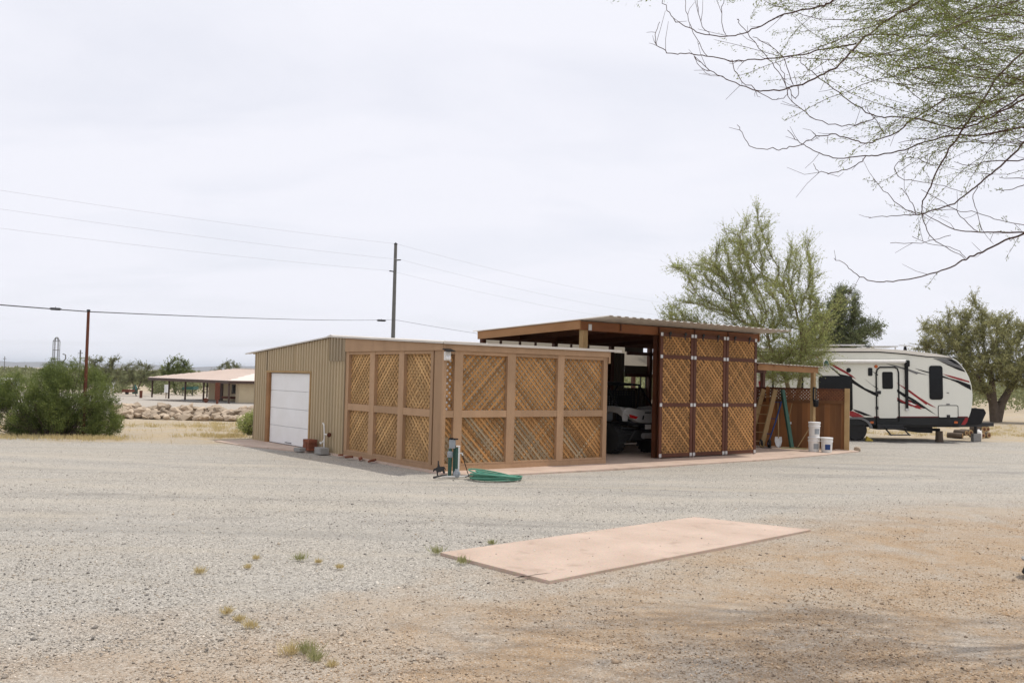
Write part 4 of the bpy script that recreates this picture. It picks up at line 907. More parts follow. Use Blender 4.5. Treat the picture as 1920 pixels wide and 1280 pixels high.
for i in range(len(arc)-1):
    fb.add([(arc[i][0], -0.05, arc[i][1]), (arc[i+1][0], -0.05, arc[i+1][1]), (inner[i+1][0], -0.05, inner[i+1][1]), (inner[i][0], -0.05, inner[i][1]),
            (arc[i][0], 0.02, arc[i][1]), (arc[i+1][0], 0.02, arc[i+1][1]), (inner[i+1][0], 0.02, inner[i+1][1]), (inner[i][0], 0.02, inner[i][1])],
           [(0,1,2,3),(7,6,5,4),(0,4,5,1),(3,2,6,7)])
fb.build('wheel_arch', M['rvgrey'], rv, smooth=True)
# roof gear
for x0, x1, z in ((1548, 1634, 645.5), (1650, 1698, 648.0)):
    s_ = rv_poly('solar_panel', 'glass', [(x0, z), (x1, z+0.5), (x1, z+2), (x0, z+1.5)], 0.5, 1.4)
    rv_poly('panel_frame', 'alu', [(x0-1, z-0.6), (x1+1, z-0.2), (x1+1, z+2.2), (x0-1, z+1.8)], 0.46, 0.495, s_)
    for xx in (x0+4, x1-4): rv_poly('panel_foot', 'alu', [(xx, z+1.5), (xx+2, z+1.5), (xx+2, z+9), (xx, z+9)], 0.52, 0.56, s_)
rv_poly('roof_vent', 'whitep', [(1640, 649), (1656, 649), (1658, 655), (1638, 655)], 1.0, 1.4)
an = rv_poly('antenna', 'black', [(1722, 648), (1725, 648), (1727, 659), (1720, 660)], 0.9, 0.98)
rv_poly('antenna_wing', 'alu', [(1714, 645), (1740, 647.5), (1740, 649), (1714, 646.5)], 0.85, 1.05, an)
B().lathe([(0.12, 0), (0.13, 0.05), (0.10, 0.11), (0, 0.12)], 16, (R_(1733, 0)[0], 1.1, R_(0, 664)[1])).build('satellite_dome', M['alu'], rv, smooth=True)
# tongue, jack, propane cover, stabiliser
B().bar((3.35, 0.55, 0.46), (5.0, 1.2, 0.46), 0.08, 0.12).build('tongue_rail', M['dark'], rv); B().bar((3.35, 1.85, 0.46), (5.0, 1.2, 0.46), 0.08, 0.12).build('tongue_rail', M['dark'], rv)
B().tube([(4.37, 1.10, 0.0), (4.37, 1.10, 1.02)], [0.05, 0.05], 12).build('tongue_jack', M['dark'], rv)
rv_poly('propane_cover', 'black', [(1840, 766), (1868, 768), (1872, 776), (1866, 788), (1862, 798), (1826, 800), (1820, 790)], 0.70, 1.65, bevel=0.03)
B().lathe([(0.13, -0.08), (0.115, 0.1), (0.11, 0.28)], 14, (2.85, 0.45, 0)).build('stump_support', M['bark'], rv, smooth=True)
bx_part('jack_block', 'block', rv, 4.25, 4.5, 1.0, 1.2, -0.10, 0.16)
for px_ in (1434, 1451): rv_poly('rear_brace', 'black', [(px_-1.5, 690), (px_+1.5, 690), (px_+1.5, 783), (px_-1.5, 783)], -0.03, -0.004)
rv_poly('rear_brace', 'rvred', [(1424, 716), (1429, 712), (1431, 728), (1426, 728)], -0.03, -0.004)

# logs, jug and other bits at the trailer's nose
def log(px, py, dz, ln, r, label, rz=0.3, Y=None):
    p = gp(px, py); o = empty('cut_log', (p.x, p.y, dz), rz); tag(o, label, 'log', 'logs stacked at the trailer nose')
    B().lathe([(r*0.96, 0), (r, 0.02), (r*1.02, ln*0.5), (r*0.97, ln)], 14, (0, 0, r), 'y').build('bark', M['bark'], o, smooth=True)
    B().lathe([(r*0.93, -0.004), (r*0.9, -0.006), (0.0, -0.006)], 14, (0, 0, r), 'y').build('cut_end', M['rawwood'], o)
    B().lathe([(r*0.45, -0.010), (0.0, -0.012)], 10, (0.01, 0, r*0.95), 'y').build('heartwood', M['rust'], o)
log(1843, 822, 0.0, 0.55, 0.115, 'lower left log of the pile right of the trailer jack'); log(1854, 821, 0.0, 0.5, 0.11, 'lower right log of the pile with a pale end')
log(1845, 822, 0.21, 0.55, 0.125, 'upper left log of the pile right of the trailer jack'); log(1852, 820, 0.21, 0.5, 0.10, 'upper right log of the pile beside the trailer nose')
log(1812, 822, 0.10, 0.45, 0.10, 'small upper log left of the trailer jack', 0.5); log(1820, 822, 0.10, 0.45, 0.11, 'thick log tucked against the trailer jack'); log(1805, 822, 0.0, 0.5, 0.10, 'low log lying furthest left under the trailer nose', 0.9)
p = gp(1832, 822.5); jg = empty('water_jug', (p.x, p.y-0.1, 0)); tag(jg, 'pale grey plastic jug standing below the trailer nose', 'jug')
B().lathe([(0.10, 0), (0.115, 0.02), (0.115, 0.22), (0.08, 0.29), (0.03, 0.32), (0.03, 0.35), (0.0, 0.35)], 18).build('bottle', M['whitep'], jg, smooth=True)
B().tube([(0.07, 0, 0.29), (0.11, 0, 0.31), (0.115, 0, 0.2)], 0.012, 6).build('handle', M['whitep'], jg)
p = gp(1622, 826); wc = empty('wheel_chock', (p.x, p.y-0.05, 0)); tag(wc, 'yellow chock wedged against the trailer wheel', 'chock')
B().prism([(0, 0), (0.22, 0), (0.20, 0.04), (0.03, 0.15)], lambda x, z: (x, -0.06, z), lambda x, z: (x, 0.06, z)).build('wedge', pmat('yellow_plastic', (0.55, 0.40, 0.05), None, 4, 0.5), wc)

# ------------------------------------------------------------------ water points, hose, silhouette at the corner
P = gp(851, 894); K = 0.0094
def PX(zx, zy): return ((780 + zx*220/1920 - 851)*K, (893 - (780 + zy*140/1222))*K)     # offsets seen face-on
wp = empty('metered_post', (P.x, P.y, 0)); tag(wp, 'green post with grey electric box on top beside the shed corner', 'utility post')
x0, _ = PX(548, 0)
B().lathe([(0.034, 0), (0.034, 0.34), (0.042, 0.345), (0.042, 0.43), (0.03, 0.435), (0.03, 0.49)], 14, (x0, 0.02, 0)).build('pipe', M['green_p'], wp, smooth=True)
B().lathe([(0.046, 0.34), (0.05, 0.35), (0.05, 0.43), (0.03, 0.45), (0.028, 0.50)], 14, (x0, 0.02, 0)).build('collar', M['grey_p'], wp, smooth=True)
B().box(x0-0.02, x0+0.09, -0.03, 0.07, 0.50, 0.655).build('box', M['grey_p'], wp, bevel=0.008)
B().box(x0-0.02, x0+0.05, -0.04, 0.08, 0.658, 0.68).build('lid', M['black'], wp); B().box(x0+0.055, x0+0.135, -0.045, 0.08, 0.652, 0.670).build('lid', M['black'], wp)
B().bar((x0+0.075, 0.05, 0.0), (x0+0.075, 0.05, 0.55), 0.045, 0.05).build('stake', M['green_p'], wp)
wv = empty('standpipe', (P.x, P.y, 0)); tag(wv, 'white topped green standpipe with a hose tap and round valve', 'standpipe')
x1, _ = PX(665, 0)
B().box(x1-0.02, x1+0.018, -0.05, -0.01, 0.10, 0.52).build('post', M['green_p'], wv); B().box(x1+0.019, x1+0.045, -0.052, -0.01, 0.12, 0.53).build('pvc_pipe', M['whitep'], wv)
B().box(x1-0.022, x1+0.05, -0.054, -0.008, 0.531, 0.55).build('cap', M['whitep'], wv, bevel=0.006)
B().lathe([(0.03, 0), (0.055, 0.01), (0.065, 0.05), (0.06, 0.09), (0.035, 0.12), (0.03, 0.15)], 16, (x1+0.005, -0.05, 0.0)).build('valve', M['grey_p'], wv, smooth=True)
B().tube([(x1+0.04, -0.04, 0.42), (x1+0.085, -0.05, 0.42), (x1+0.10, -0.06, 0.385)], 0.012, 8).build('tap', M['galv'], wv)
B().tube([(x1+0.10, -0.06, 0.39), (x1+0.13, -0.07, 0.28), (x1+0.19, -0.08, 0.10), (x1+0.22, -0.09, 0.03), (x1+0.15, -0.10, 0.014)], 0.008, 8).build('supply_hose', M['black'], wv, smooth=True)
B().tube([(x1-0.25, -0.12, 0.018), (x1+0.02, -0.08, 0.02), (x1+0.18, -0.06, 0.03), (x1+0.23, -0.06, 0.06)], 0.014, 8).build('ground_pipe', M['whitep'], wv, smooth=True)
hs = gp(925, 898); hose = empty('garden_hose', (hs.x, hs.y, 0)); tag(hose, 'coiled green garden hose lying on the gravel', 'hose')
pts = []; rr_ = random.Random(5); turns = 11
for i in range(turns*26):
    t_ = i/26*2*pi; k = i/26/turns
    r_ = 0.36 + 0.055*sin(k*21) + 0.02*sin(t_*0.37)
    cx = 0.05*sin(k*17+1) + 0.04*k; cy = 0.05*cos(k*13)
    pts.append((cx + r_*1.06*cos(t_), cy + r_*0.95*sin(t_), 0.014 + 0.145*k*(0.55+0.45*cos(t_-0.6+k*4)) ))
B().tube(pts, 0.0125, 8).build('coil', M['green_hose'], hose, smooth=True)
p0 = Vector(pts[0])
B().tube([p0, p0+Vector((-0.05, 0.12, 0.01)), p0+Vector((-0.5, 0.22, 0.01)), p0+Vector((-0.78, 0.18, 0.02))], 0.0125, 8).build('free_end', M['black'], hose, smooth=True)
# rider silhouette
hr = gp(823, 897); ho = empty('horse_rider_cutout', (hr.x, hr.y, 0), 0.15); tag(ho, 'black metal cutout of a rider on horseback by the corner', 'yard ornament')
sil = [(352,742),(366,752),(362,790),(372,800),(382,838),(440,832),(462,850),(482,892),(470,890),(452,868),(456,900),(468,930),(452,952),(430,935),(418,905),(398,925),(360,925),(352,940),(358,990),(340,992),(330,940),(322,900),(300,898),(284,925),(272,910),(280,872),(310,862),(338,846),(345,812),(340,790),(346,770),(338,755)]
B().prism([((x-370)*220/1920*K, (1000-z)*140/1222*K+0.03) for x, z in sil], lambda x, z: (x, -0.004, z), lambda x, z: (x, 0.004, z)).build('figure', M['dark'], ho)
B().tube([(-0.10, -0.10, 0.03), (0.02, -0.01, 0.05), (0.14, 0.06, 0.06)], [0.018, 0.014, 0.012], 7).build('base_bar', M['dark'], ho)
B().tube([(-0.02, 0, 0.04), (-0.02, 0, 0.06)], 0.008, 6).build('peg', M['dark'], ho)
# bricks, block and the wall tap beside the garage door
bm_ = B().box(-0.10, 0.10, -0.048, 0.048, 0, 0.06).mesh('brick', M['brick'])
for c in range(4):
    for k in range(3):
        q = L2W(-0.20 - 0.005*random.random(), 4.95 + 0.105*k + random.uniform(-.006, .006), 0.03 + 0.062*c)
        o = link('brick', bm_, None, q, rot=(0, 0, RZ + random.uniform(-0.06, 0.06))); tag(o, 'red brick in the %s course of the small stack, %s' % (('bottom', 'second', 'third', 'top')[c], ('nearest the wall tap', 'in the middle', 'nearest the garage door')[k]), 'brick', 'bricks stacked beside the garage door')
q = L2W(-0.38, 5.25, 0.0); o = B().box(-0.09, 0.09, -0.20, 0.06, 0, 0.085).build('concrete_block', M['block'], None, q, bevel=0.008, rot=(0, 0, RZ+0.1)); tag(o, 'pale block lying at the foot of the brick stack', 'block')
q = L2W(-0.22, 4.42, 0.0); o = B().box(-0.10, 0.10, -0.19, 0.19, 0, 0.14).build('concrete_block', M['block'], None, q, bevel=0.008, rot=(0, 0, RZ-0.1)); tag(o, 'grey concrete block on the gravel under the wall tap', 'block')
sg = empty('wall_tap', L2W(-0.12, 4.55), RZ); tag(sg, 'white pipe and tap standing against the ribbed steel wall', 'tap')
B().tube([(0, 0.16, 0.24), (0, 0.14, 0.20), (0, 0.0, 0.27), (0, -0.04, 0.33), (0, -0.02, 0.48), (0, 0.0, 0.62), (0, 0.06, 0.66)], 0.017, 8).build('pipe', M['whitep'], sg, smooth=True)
B().tube([(0, -0.03, 0.42), (0, -0.22, 0.42)], 0.014, 8).build('branch', M['whitep'], sg); B().lathe([(0.05, -0.01), (0.05, 0.01)], 12, (0, -0.26, 0.42), 'y').build('tap_wheel', M['rust'], sg)
B().tube([(0, -0.03, 0.0), (0, -0.03, 0.3)], 0.015, 8).build('riser', M['whitep'], sg); B().tube([(0, -0.2, 0.42), (0, -0.30, 0.43)], 0.02, 8).build('tap_body', M['rust'], sg)
for i_, (a_, b_) in enumerate(((-0.18, 3.6), (-0.25, 3.1), (-0.2, 2.2), (-0.16, 2.75))):
    q = L2W(a_, b_, 0.025); o = link('brick', bm_, None, q, rot=(0.2*i_, 0.1, RZ+1.3+i_)); o.scale = (0.8, 0.8, 0.6)
    tag(o, 'broken brick at the foot of the lattice wall, ' + ('nearest the ribbed steel', 'second from the ribbed steel', 'nearest the shed corner', 'second from the shed corner')[i_], 'brick', 'loose bricks along the shed wall')
# thing cut by the right edge
eo = empty('iron_pot', (5.06, 8.80, 0)); tag(eo, 'dark pot with a pale rim cut off by the right edge', 'pot')
B().lathe([(0.17, 0), (0.20, 0.03), (0.17, 0.10), (0.15, 0.14)], 22).build('base', M['black'], eo, smooth=True)
B().lathe([(0.15, 0.142), (0.20, 0.15), (0.205, 0.165), (0.19, 0.175), (0.0, 0.175)], 22).build('rim', M['block'], eo, smooth=True)
B().lathe([(0.12, 0.176), (0.13, 0.20), (0.10, 0.24), (0, 0.25)], 18).build('lid', M['black'], eo, smooth=True)

# ------------------------------------------------------------------ vegetation builders
def tubes(P0, P1, R0, R1, n=5):
    P0, P1 = np.asarray(P0, float), np.asarray(P1, float); d = P1-P0; L_ = np.linalg.norm(d, axis=1, keepdims=True); d = d/np.maximum(L_, 1e-6)
    ref = np.where(np.abs(d[:, 2:3]) > 0.9, np.array([[1.0, 0, 0]]), np.array([[0, 0, 1.0]]))
    x = np.cross(d, ref); x /= np.linalg.norm(x, axis=1, keepdims=True); y = np.cross(d, x)
    a = np.arange(n)*2*pi/n; ca, sa = np.cos(a), np.sin(a)
    ring = x[:, None, :]*ca[None, :, None] + y[:, None, :]*sa[None, :, None]
    V = np.concatenate([P0[:, None]+ring*np.asarray(R0)[:, None, None], P1[:, None]+ring*np.asarray(R1)[:, None, None]], 1)  # m,2n,3
    m = len(P0); k = np.arange(n); k2 = (k+1) % n
    f = np.stack([k, k2, n+k2, n+k], 1)
    F = (np.arange(m)*2*n)[:, None, None] + f[None]
    return V.reshape(-1, 3), F.reshape(-1, 4)
def leaves(P, D, ln, wd, r):
    """rhombic leaves at P pointing along D"""
    P = np.asarray(P); m = len(P); D = D/np.maximum(np.linalg.norm(D, axis=1, keepdims=True), 1e-6)
    q = r.normal(size=(m, 3)); s = np.cross(D, q); s /= np.maximum(np.linalg.norm(s, axis=1, keepdims=True), 1e-6)
    ln = np.broadcast_to(ln, m)[:, None]; wd = np.broadcast_to(wd, m)[:, None]
    V = np.stack([P, P + D*ln*0.5 + s*wd*0.5, P + D*ln, P + D*ln*0.5 - s*wd*0.5], 1).reshape(-1, 3)
    F = np.arange(m*4).reshape(-1, 4); return V, F
def in_lobes(lobes, n, r, shell=0.35):
    vol = np.array([l[3]*l[4]*l[5]*(l[6] if len(l) > 6 else 1) for l in lobes]); cnt = r.multinomial(n, vol/vol.sum()); out = []
    for l, c in zip(lobes, cnt):
        v = r.normal(size=(c, 3)); v /= np.linalg.norm(v, axis=1, keepdims=True); rad = r.uniform(shell, 1, c)**(1/2.2)
        out.append(np.array(l[:3]) + v*rad[:, None]*np.array(l[3:6]))
    return np.concatenate(out)
def colonize(trunks, attr, step, infl, kill, iters=140):
    pos = []; par = []
    for tr in trunks:
        prev = -1
        for i in range(len(tr)-1):
            a_, b_ = np.array(tr[i], float), np.array(tr[i+1], float); n = max(1, int(np.linalg.norm(b_-a_)/step))
            for k in range(n):
                pos.append(a_ + (b_-a_)*k/n); par.append(prev); prev = len(pos)-1
        pos.append(np.array(tr[-1], float)); par.append(prev)
    pos = list(pos); A = attr.copy(); PA = np.array(pos)
    dist = np.full(len(A), 1e9); near = np.zeros(len(A), int)
    def upd(i0):
        N_ = np.array(pos[i0:]); d = np.linalg.norm(A[:, None]-N_[None], axis=2); j = d.argmin(1); dm = d[np.arange(len(A)), j]
        bt = dm < dist; dist[bt] = dm[bt]; near[bt] = j[bt]+i0
    upd(0)
    for it in range(iters):
        act = dist < infl
        if not act.any():
            infl *= 1.4
            if infl > 8: break
            continue
        ids = near[act]; dv = A[act] - np.array(pos)[ids]; dv /= np.maximum(np.linalg.norm(dv, axis=1, keepdims=True), 1e-6)
        u, inv = np.unique(ids, return_inverse=True); S = np.zeros((len(u), 3)); np.add.at(S, inv, dv)
        S += rng.normal(0, 0.15, S.shape); S /= np.maximum(np.linalg.norm(S, axis=1, keepdims=True), 1e-6)
        i0 = len(pos)
        for k, ui in enumerate(u): pos.append(pos[ui] + S[k]*step); par.append(int(ui))
        upd(i0)
        keep = dist > kill; A = A[keep]; dist = dist[keep]; near = near[keep]
        if len(A) < 3: break
    return np.array(pos), np.array(par)
def pipe_radii(par, tip, expo=2.3):
    n = len(par); w = np.zeros(n); has = np.zeros(n, bool); has[par[par >= 0]] = True
    w[~has] = tip**expo
    for i in range(n-1, -1, -1):
        if par[i] >= 0: w[par[i]] += w[i]
    return w**(1/expo), has
def make_tree(name, label, cat, base, trunks, lobes, nattr, step, tip, leaf_m, bark_m, nleaf, ln, wd, seed, group=None, up=0.3, kill=None, infl=None, spread=0.10, maxr=None, sides=5, trunk_r=None, shoots=None):
    r = np.random.default_rng(seed); attr = in_lobes(lobes, nattr, r)
    pos, par = colonize(trunks, attr, step, infl or step*7, kill or step*1.7)
    rad, has = pipe_radii(par, tip)
    if maxr: rad = np.minimum(rad, maxr)
    if trunk_r:
        nt = 0
        for tr in trunks: nt += sum(max(1, int(np.linalg.norm(np.array(tr[i+1], float)-np.array(tr[i], float))/step)) for i in range(len(tr)-1)) + 1
        zz = pos[:nt, 2]-base[2]; rad[:nt] = np.maximum(rad[:nt], trunk_r*np.clip(1-0.72*zz/max(zz.max(), 0.1), 0.2, 1))
    e = np.where(par >= 0)[0]; o = empty(name, base); tag(o, label, cat, group); bs = np.array(base)
    thick = rad[e] > tip*3.2
    for nm, sel in (('trunk', e[thick]), ('branches', e[~thick])):
        if len(sel) == 0: continue
        V, F = tubes(pos[par[sel]]-bs, pos[sel]-bs, np.minimum(rad[par[sel]], rad[sel]*1.35), rad[sel], 8 if nm == 'trunk' else sides)
        ob = link(nm, np_mesh(nm, V, F, bark_m, True), o)
        if nm == 'branches': ob['kind'] = 'stuff'
    thin = e[rad[e] < tip*2.6]
    if shoots:
        ns_, sl = shoots; pk = r.choice(thin, ns_); tt = r.uniform(0, 1, (ns_, 1)); S0 = pos[par[pk]]*(1-tt)+pos[pk]*tt
        SD = pos[pk]-pos[par[pk]]; SD /= np.maximum(np.linalg.norm(SD, axis=1, keepdims=True), 1e-6); SD = SD + r.normal(0, 0.55, SD.shape); SD[:, 2] += up; SD /= np.linalg.norm(SD, axis=1, keepdims=True)
        SL = sl*r.uniform(0.4, 1.3, (ns_, 1)); S1 = S0 + SD*SL*0.5; S2 = S1 + (SD + r.normal(0, 0.25, SD.shape))*SL*0.5
        Va, Fa = tubes(S0-bs, S1-bs, np.full(ns_, tip*0.55), np.full(ns_, tip*0.4), 3); Vb, Fb = tubes(S1-bs, S2-bs, np.full(ns_, tip*0.4), np.full(ns_, tip*0.2), 3)
        link('shoots', np_mesh('shoots', np.concatenate([Va, Vb]), np.concatenate([Fa, Fb+len(Va)]), bark_m), o)['kind'] = 'stuff'
        k_ = r.integers(0, ns_, nleaf); t_ = r.uniform(0.05, 1.0, nleaf)[:, None]; h_ = t_ < 0.5
        A = np.where(h_, S0[k_]+(S1[k_]-S0[k_])*t_*2, S1[k_]+(S2[k_]-S1[k_])*(t_*2-1)); D = SD[k_]*1.1 + r.normal(0, 0.55, (nleaf, 3)); A = A + r.normal(0, spread*0.15, A.shape)
        V, F = leaves(A-bs, D, ln*r.uniform(0.6, 1.3, nleaf), wd*r.uniform(0.7, 1.3, nleaf), r); link('crown', np_mesh('crown', V, F, leaf_m), o)
        return o
    pick = r.choice(thin, nleaf); t_ = r.uniform(0, 1, nleaf)[:, None]
    A = pos[par[pick]]*(1-t_) + pos[pick]*t_; D = pos[pick]-pos[par[pick]]; D /= np.maximum(np.linalg.norm(D, axis=1, keepdims=True), 1e-6)
    A = A + r.normal(0, spread*0.5, A.shape); D = D + r.normal(0, 0.55, D.shape); D[:, 2] += up
    V, F = leaves(A-bs, D, ln*r.uniform(0.6, 1.3, nleaf), wd*r.uniform(0.7, 1.3, nleaf), r)
    link('crown', np_mesh('crown', V, F, leaf_m), o)
    return o

# ------------------------------------------------------------------ trees
make_tree('desert_willow_tree', 'tall light green feathery tree rising behind the lean-to', 'tree', (8.45, 27.9, 0),
    [[(8.45, 27.9, 0), (8.5, 27.95, 0.9), (8.25, 27.9, 1.9), (7.8, 28, 2.8)], [(8.52, 27.95, 0.9), (8.75, 28.1, 2.0), (8.75, 28.1, 3.1)]],
    [(7.25, 28, 5.75, 0.60, 0.6, 1.25), (6.7, 28, 5.35, 0.75, 0.8, 0.95), (5.5, 28, 3.75, 1.0, 0.8, 0.65, 0.8), (5.75, 28, 4.95, 0.75, 0.7, 0.55, 0.8), (8.65, 28, 4.9, 0.62, 0.8, 1.05), (7.5, 28, 4.1, 1.25, 1.1, 0.9), (7.7, 27.9, 3.0, 1.5, 1.1, 0.8), (9.15, 28, 3.3, 0.62, 0.8, 0.80), (8.95, 27.9, 2.5, 0.72, 0.8, 0.6), (8.2, 27.8, 2.2, 1.0, 0.8, 0.5), (7.35, 28, 6.75, 0.16, 0.16, 0.45, 3), (7.05, 28, 6.55, 0.14, 0.14, 0.45, 3), (6.35, 28, 6.15, 0.16, 0.16, 0.4, 3), (5.0, 28, 5.2, 0.4, 0.2, 0.15, 3), (8.4, 28, 5.9, 0.13, 0.13, 0.4, 3), (8.9, 28, 5.95, 0.12, 0.12, 0.4, 3), (9.85, 28, 4.2, 0.3, 0.2, 0.35, 2), (4.75, 28, 3.4, 0.35, 0.3, 0.3, 2)],
    2900, 0.12, 0.0058, M['leaf1'], M['bark_y'], 98000, 0.055, 0.018, 11, up=0.45, spread=0.09, trunk_r=0.11, shoots=(8500, 0.46))
make_tree('dark_tree', 'darker round headed tree standing behind the white trailer', 'tree', (14.9, 42, 0),
    [[(14.9, 42, 0), (14.9, 42, 2.4), (14.9, 42, 4.0)]],
    [(14.95, 42, 5.15, 0.75, 0.8, 1.15), (16.2, 42, 4.35, 0.65, 0.6, 0.45, 0.6), (15.0, 42, 3.6, 1.15, 1.1, 1.0), (14.4, 42, 4.4, 0.6, 0.7, 0.8)],
    1300, 0.18, 0.009, M['leaf2'], M['bark'], 46000, 0.085, 0.03, 12, up=0.3, spread=0.22, trunk_r=0.12, shoots=(3600, 0.45))
make_tree('slender_tree', 'thin pointed tree between the feathery tree and the dark one', 'tree', (13.4, 41, 0),
    [[(13.4, 41, 0), (13.4, 41, 3.0), (13.45, 41, 5.4)]], [(13.4, 41, 4.6, 0.35, 0.35, 1.3), (13.2, 41, 3.4, 0.6, 0.6, 1.0)],
    400, 0.18, 0.008, M['leaf2'], M['bark'], 11000, 0.085, 0.03, 13, up=0.5, spread=0.13, shoots=(1000, 0.4))
make_tree('mesquite_tree', 'broad olive mesquite with forked trunk right of the trailer nose', 'tree', (26.1, 50, 0),
    [[(26.05, 50, 0), (25.9, 50, 1.1), (25.2, 50, 2.2), (24.6, 50, 3.0)], [(26.1, 50, 0.1), (26.4, 50.1, 1.0), (27.0, 50.1, 2.0), (27.4, 50, 3.0)], [(25.9, 50, 1.0), (25.7, 49.7, 2.2), (25.5, 49.8, 3.2)]],
    [(25.2, 50, 4.5, 1.5, 1.6, 1.5), (23.5, 50, 4.1, 1.35, 1.4, 1.35), (24.8, 50, 5.7, 0.6, 0.7, 0.75), (27.8, 50, 4.0, 1.9, 1.8, 1.6), (29.6, 50, 3.4, 1.6, 1.6, 1.5), (25.5, 49.6, 3.0, 2.3, 1.9, 0.75), (23.4, 50, 2.7, 1.2, 1.3, 0.9), (22.4, 50, 4.9, 0.4, 0.5, 0.6, 2), (23.6, 50, 5.8, 0.35, 0.4, 0.5, 2), (24.7, 50, 6.5, 0.25, 0.3, 0.5, 3), (26.5, 50, 5.7, 0.5, 0.5, 0.4, 2), (28.6, 50, 5.8, 0.45, 0.5, 0.5, 2), (22.0, 50, 3.9, 0.5, 0.5, 0.4, 2), (27.5, 49.5, 2.5, 1.5, 1.3, 0.6), (24.0, 49.3, 1.9, 1.5, 1.0, 0.7), (28.8, 49.2, 2.1, 1.6, 1.0, 0.8), (22.8, 50.2, 1.9, 0.9, 0.9, 0.8)],
    2600, 0.24, 0.011, M['leaf3'], M['bark'], 150000, 0.09, 0.034, 14, up=0.1, spread=0.22, maxr=0.24, trunk_r=0.30, shoots=(8500, 0.62))
p_ = [at(258, 742, 116), at(325, 742, 132), at(425, 740, 150), at(196, 735, 104)]
def mini(name, label, px, y_top, Y, w, seed, leaf='leaf3', lobes=None, dense=7000):
    c = at(px, 700, Y); x = c[0]; zb = float(gz(x, Y)); zt = at(px, y_top, Y)[2]; h_ = zt-zb
    lb = lobes or [(0, 0, 0.70, 0.5, 0.5, 0.30), (-0.45, 0, 0.55, 0.45, 0.5, 0.28), (0.45, 0, 0.58, 0.45, 0.5, 0.28)]
    L_ = [(x+l[0]*w, Y+l[1]*w, zb+l[2]*h_, l[3]*w, l[4]*w, l[5]*h_) for l in lb]
    make_tree(name, label, 'tree', (x, Y, zb), [[(x, Y, zb), (x-0.1*w, Y, zb+0.3*h_), (x-0.25*w, Y, zb+0.5*h_)], [(x, Y, zb+0.1*h_), (x+0.2*w, Y, zb+0.5*h_)]], L_, 420, 0.045*h_*2, 0.02, M[leaf], M['bark'], dense, 0.036*h_, 0.016*h_, seed, up=0.15, spread=0.3, shoots=(900, 0.16*h_))
mini('mesquite_tree', 'grey-green tree with dark trunk left of the far house porch', 257, 678, 116, 3.2, 21, 'leafs', dense=9000)
mini('leafy_tree', 'rounded green tree behind the porch roof of the far house', 330, 666, 128, 2.6, 22, 'leafb', [(0, 0, 0.82, 0.42, 0.4, 0.17), (0.5, 0, 0.68, 0.4, 0.4, 0.15), (-0.5, 0, 0.6, 0.45, 0.4, 0.16), (0.1, 0, 0.52, 0.9, 0.5, 0.2)], 9000)
mini('leafy_tree', 'pale treetop showing above the far house ridge', 428, 675, 150, 3.2, 23, 'leafs', dense=7000)
mini('open_tree', 'sparse tree top standing behind the big green bush', 192, 664, 100, 2.4, 24, 'leafs', [(0.5, 0, 0.86, 0.4, 0.4, 0.12), (-0.4, 0, 0.80, 0.45, 0.4, 0.14), (0, 0, 0.55, 0.9, 0.5, 0.25)], 6000)

def bush(name, label, base, lobes, n_pl, n_leaf, ln, wd, mat, seed, up=0.5, pl=0.35, stem=True):
    """plumes of fine foliage: each plume is a short shoot dressed with small leaves"""
    r = np.random.default_rng(seed); bs = np.array(base, float)
    C = in_lobes(lobes, n_pl, r, 0.55); cen = bs + np.array([0, 0, 0.3])
    lc = np.array([l[:3] for l in lobes]); near = np.linalg.norm(C[:, None]-lc[None], axis=2).argmin(1)
    D = C - lc[near]; D /= np.maximum(np.linalg.norm(D, axis=1, keepdims=True), 1e-6); D[:, 2] += up; D += r.normal(0, 0.2, D.shape); D /= np.linalg.norm(D, axis=1, keepdims=True)
    k = n_leaf//n_pl; t_ = r.uniform(-0.6, 1, (n_pl, k, 1)); wdt = (1-np.abs(t_*0.85))*pl*0.28
    A = C[:, None] + D[:, None]*t_*pl*0.5 + r.normal(0, 1, (n_pl, k, 3))*wdt
    DD = D[:, None] + r.normal(0, 0.55, (n_pl, k, 3)); A = A.reshape(-1, 3); DD = DD.reshape(-1, 3)
    ok = A[:, 2] > bs[2]+0.02; A, DD = A[ok], DD[ok]
    o = empty(name, base); tag(o, label, 'bush')
    V, F = leaves(A-bs, DD, ln*r.uniform(0.6, 1.3, len(A)), wd*r.uniform(0.7, 1.3, len(A)), r); link('foliage', np_mesh('foliage', V, F, mat), o)
    sel = r.choice(n_pl, min(n_pl, 260)); P1 = C[sel]-bs; P0 = np.stack([P1[:, 0]*0.35, P1[:, 1]*0.35, np.zeros(len(sel))], 1)
    mid = (P0+P1)/2 + r.normal(0, 0.06, P0.shape); mid[:, 2] = np.maximum(mid[:, 2], 0.02)
    V1, F1 = tubes(P0, mid, np.full(len(sel), 0.014), np.full(len(sel), 0.010), 5); V2, F2 = tubes(mid, P1, np.full(len(sel), 0.010), np.full(len(sel), 0.004), 5)
    link('stems', np_mesh('stems', np.concatenate([V1, V2]), np.concatenate([F1, F2+len(V1)]), M['bark']), o)
    return o
def clumps(big, n, r0, r1, seed):
    r = np.random.default_rng(seed); C = in_lobes(big, n, r, 0.45); return [(c[0], c[1], max(c[2], 0.18), q, q, q*0.95) for c, q in zip(C, r.uniform(r0, r1, n))]
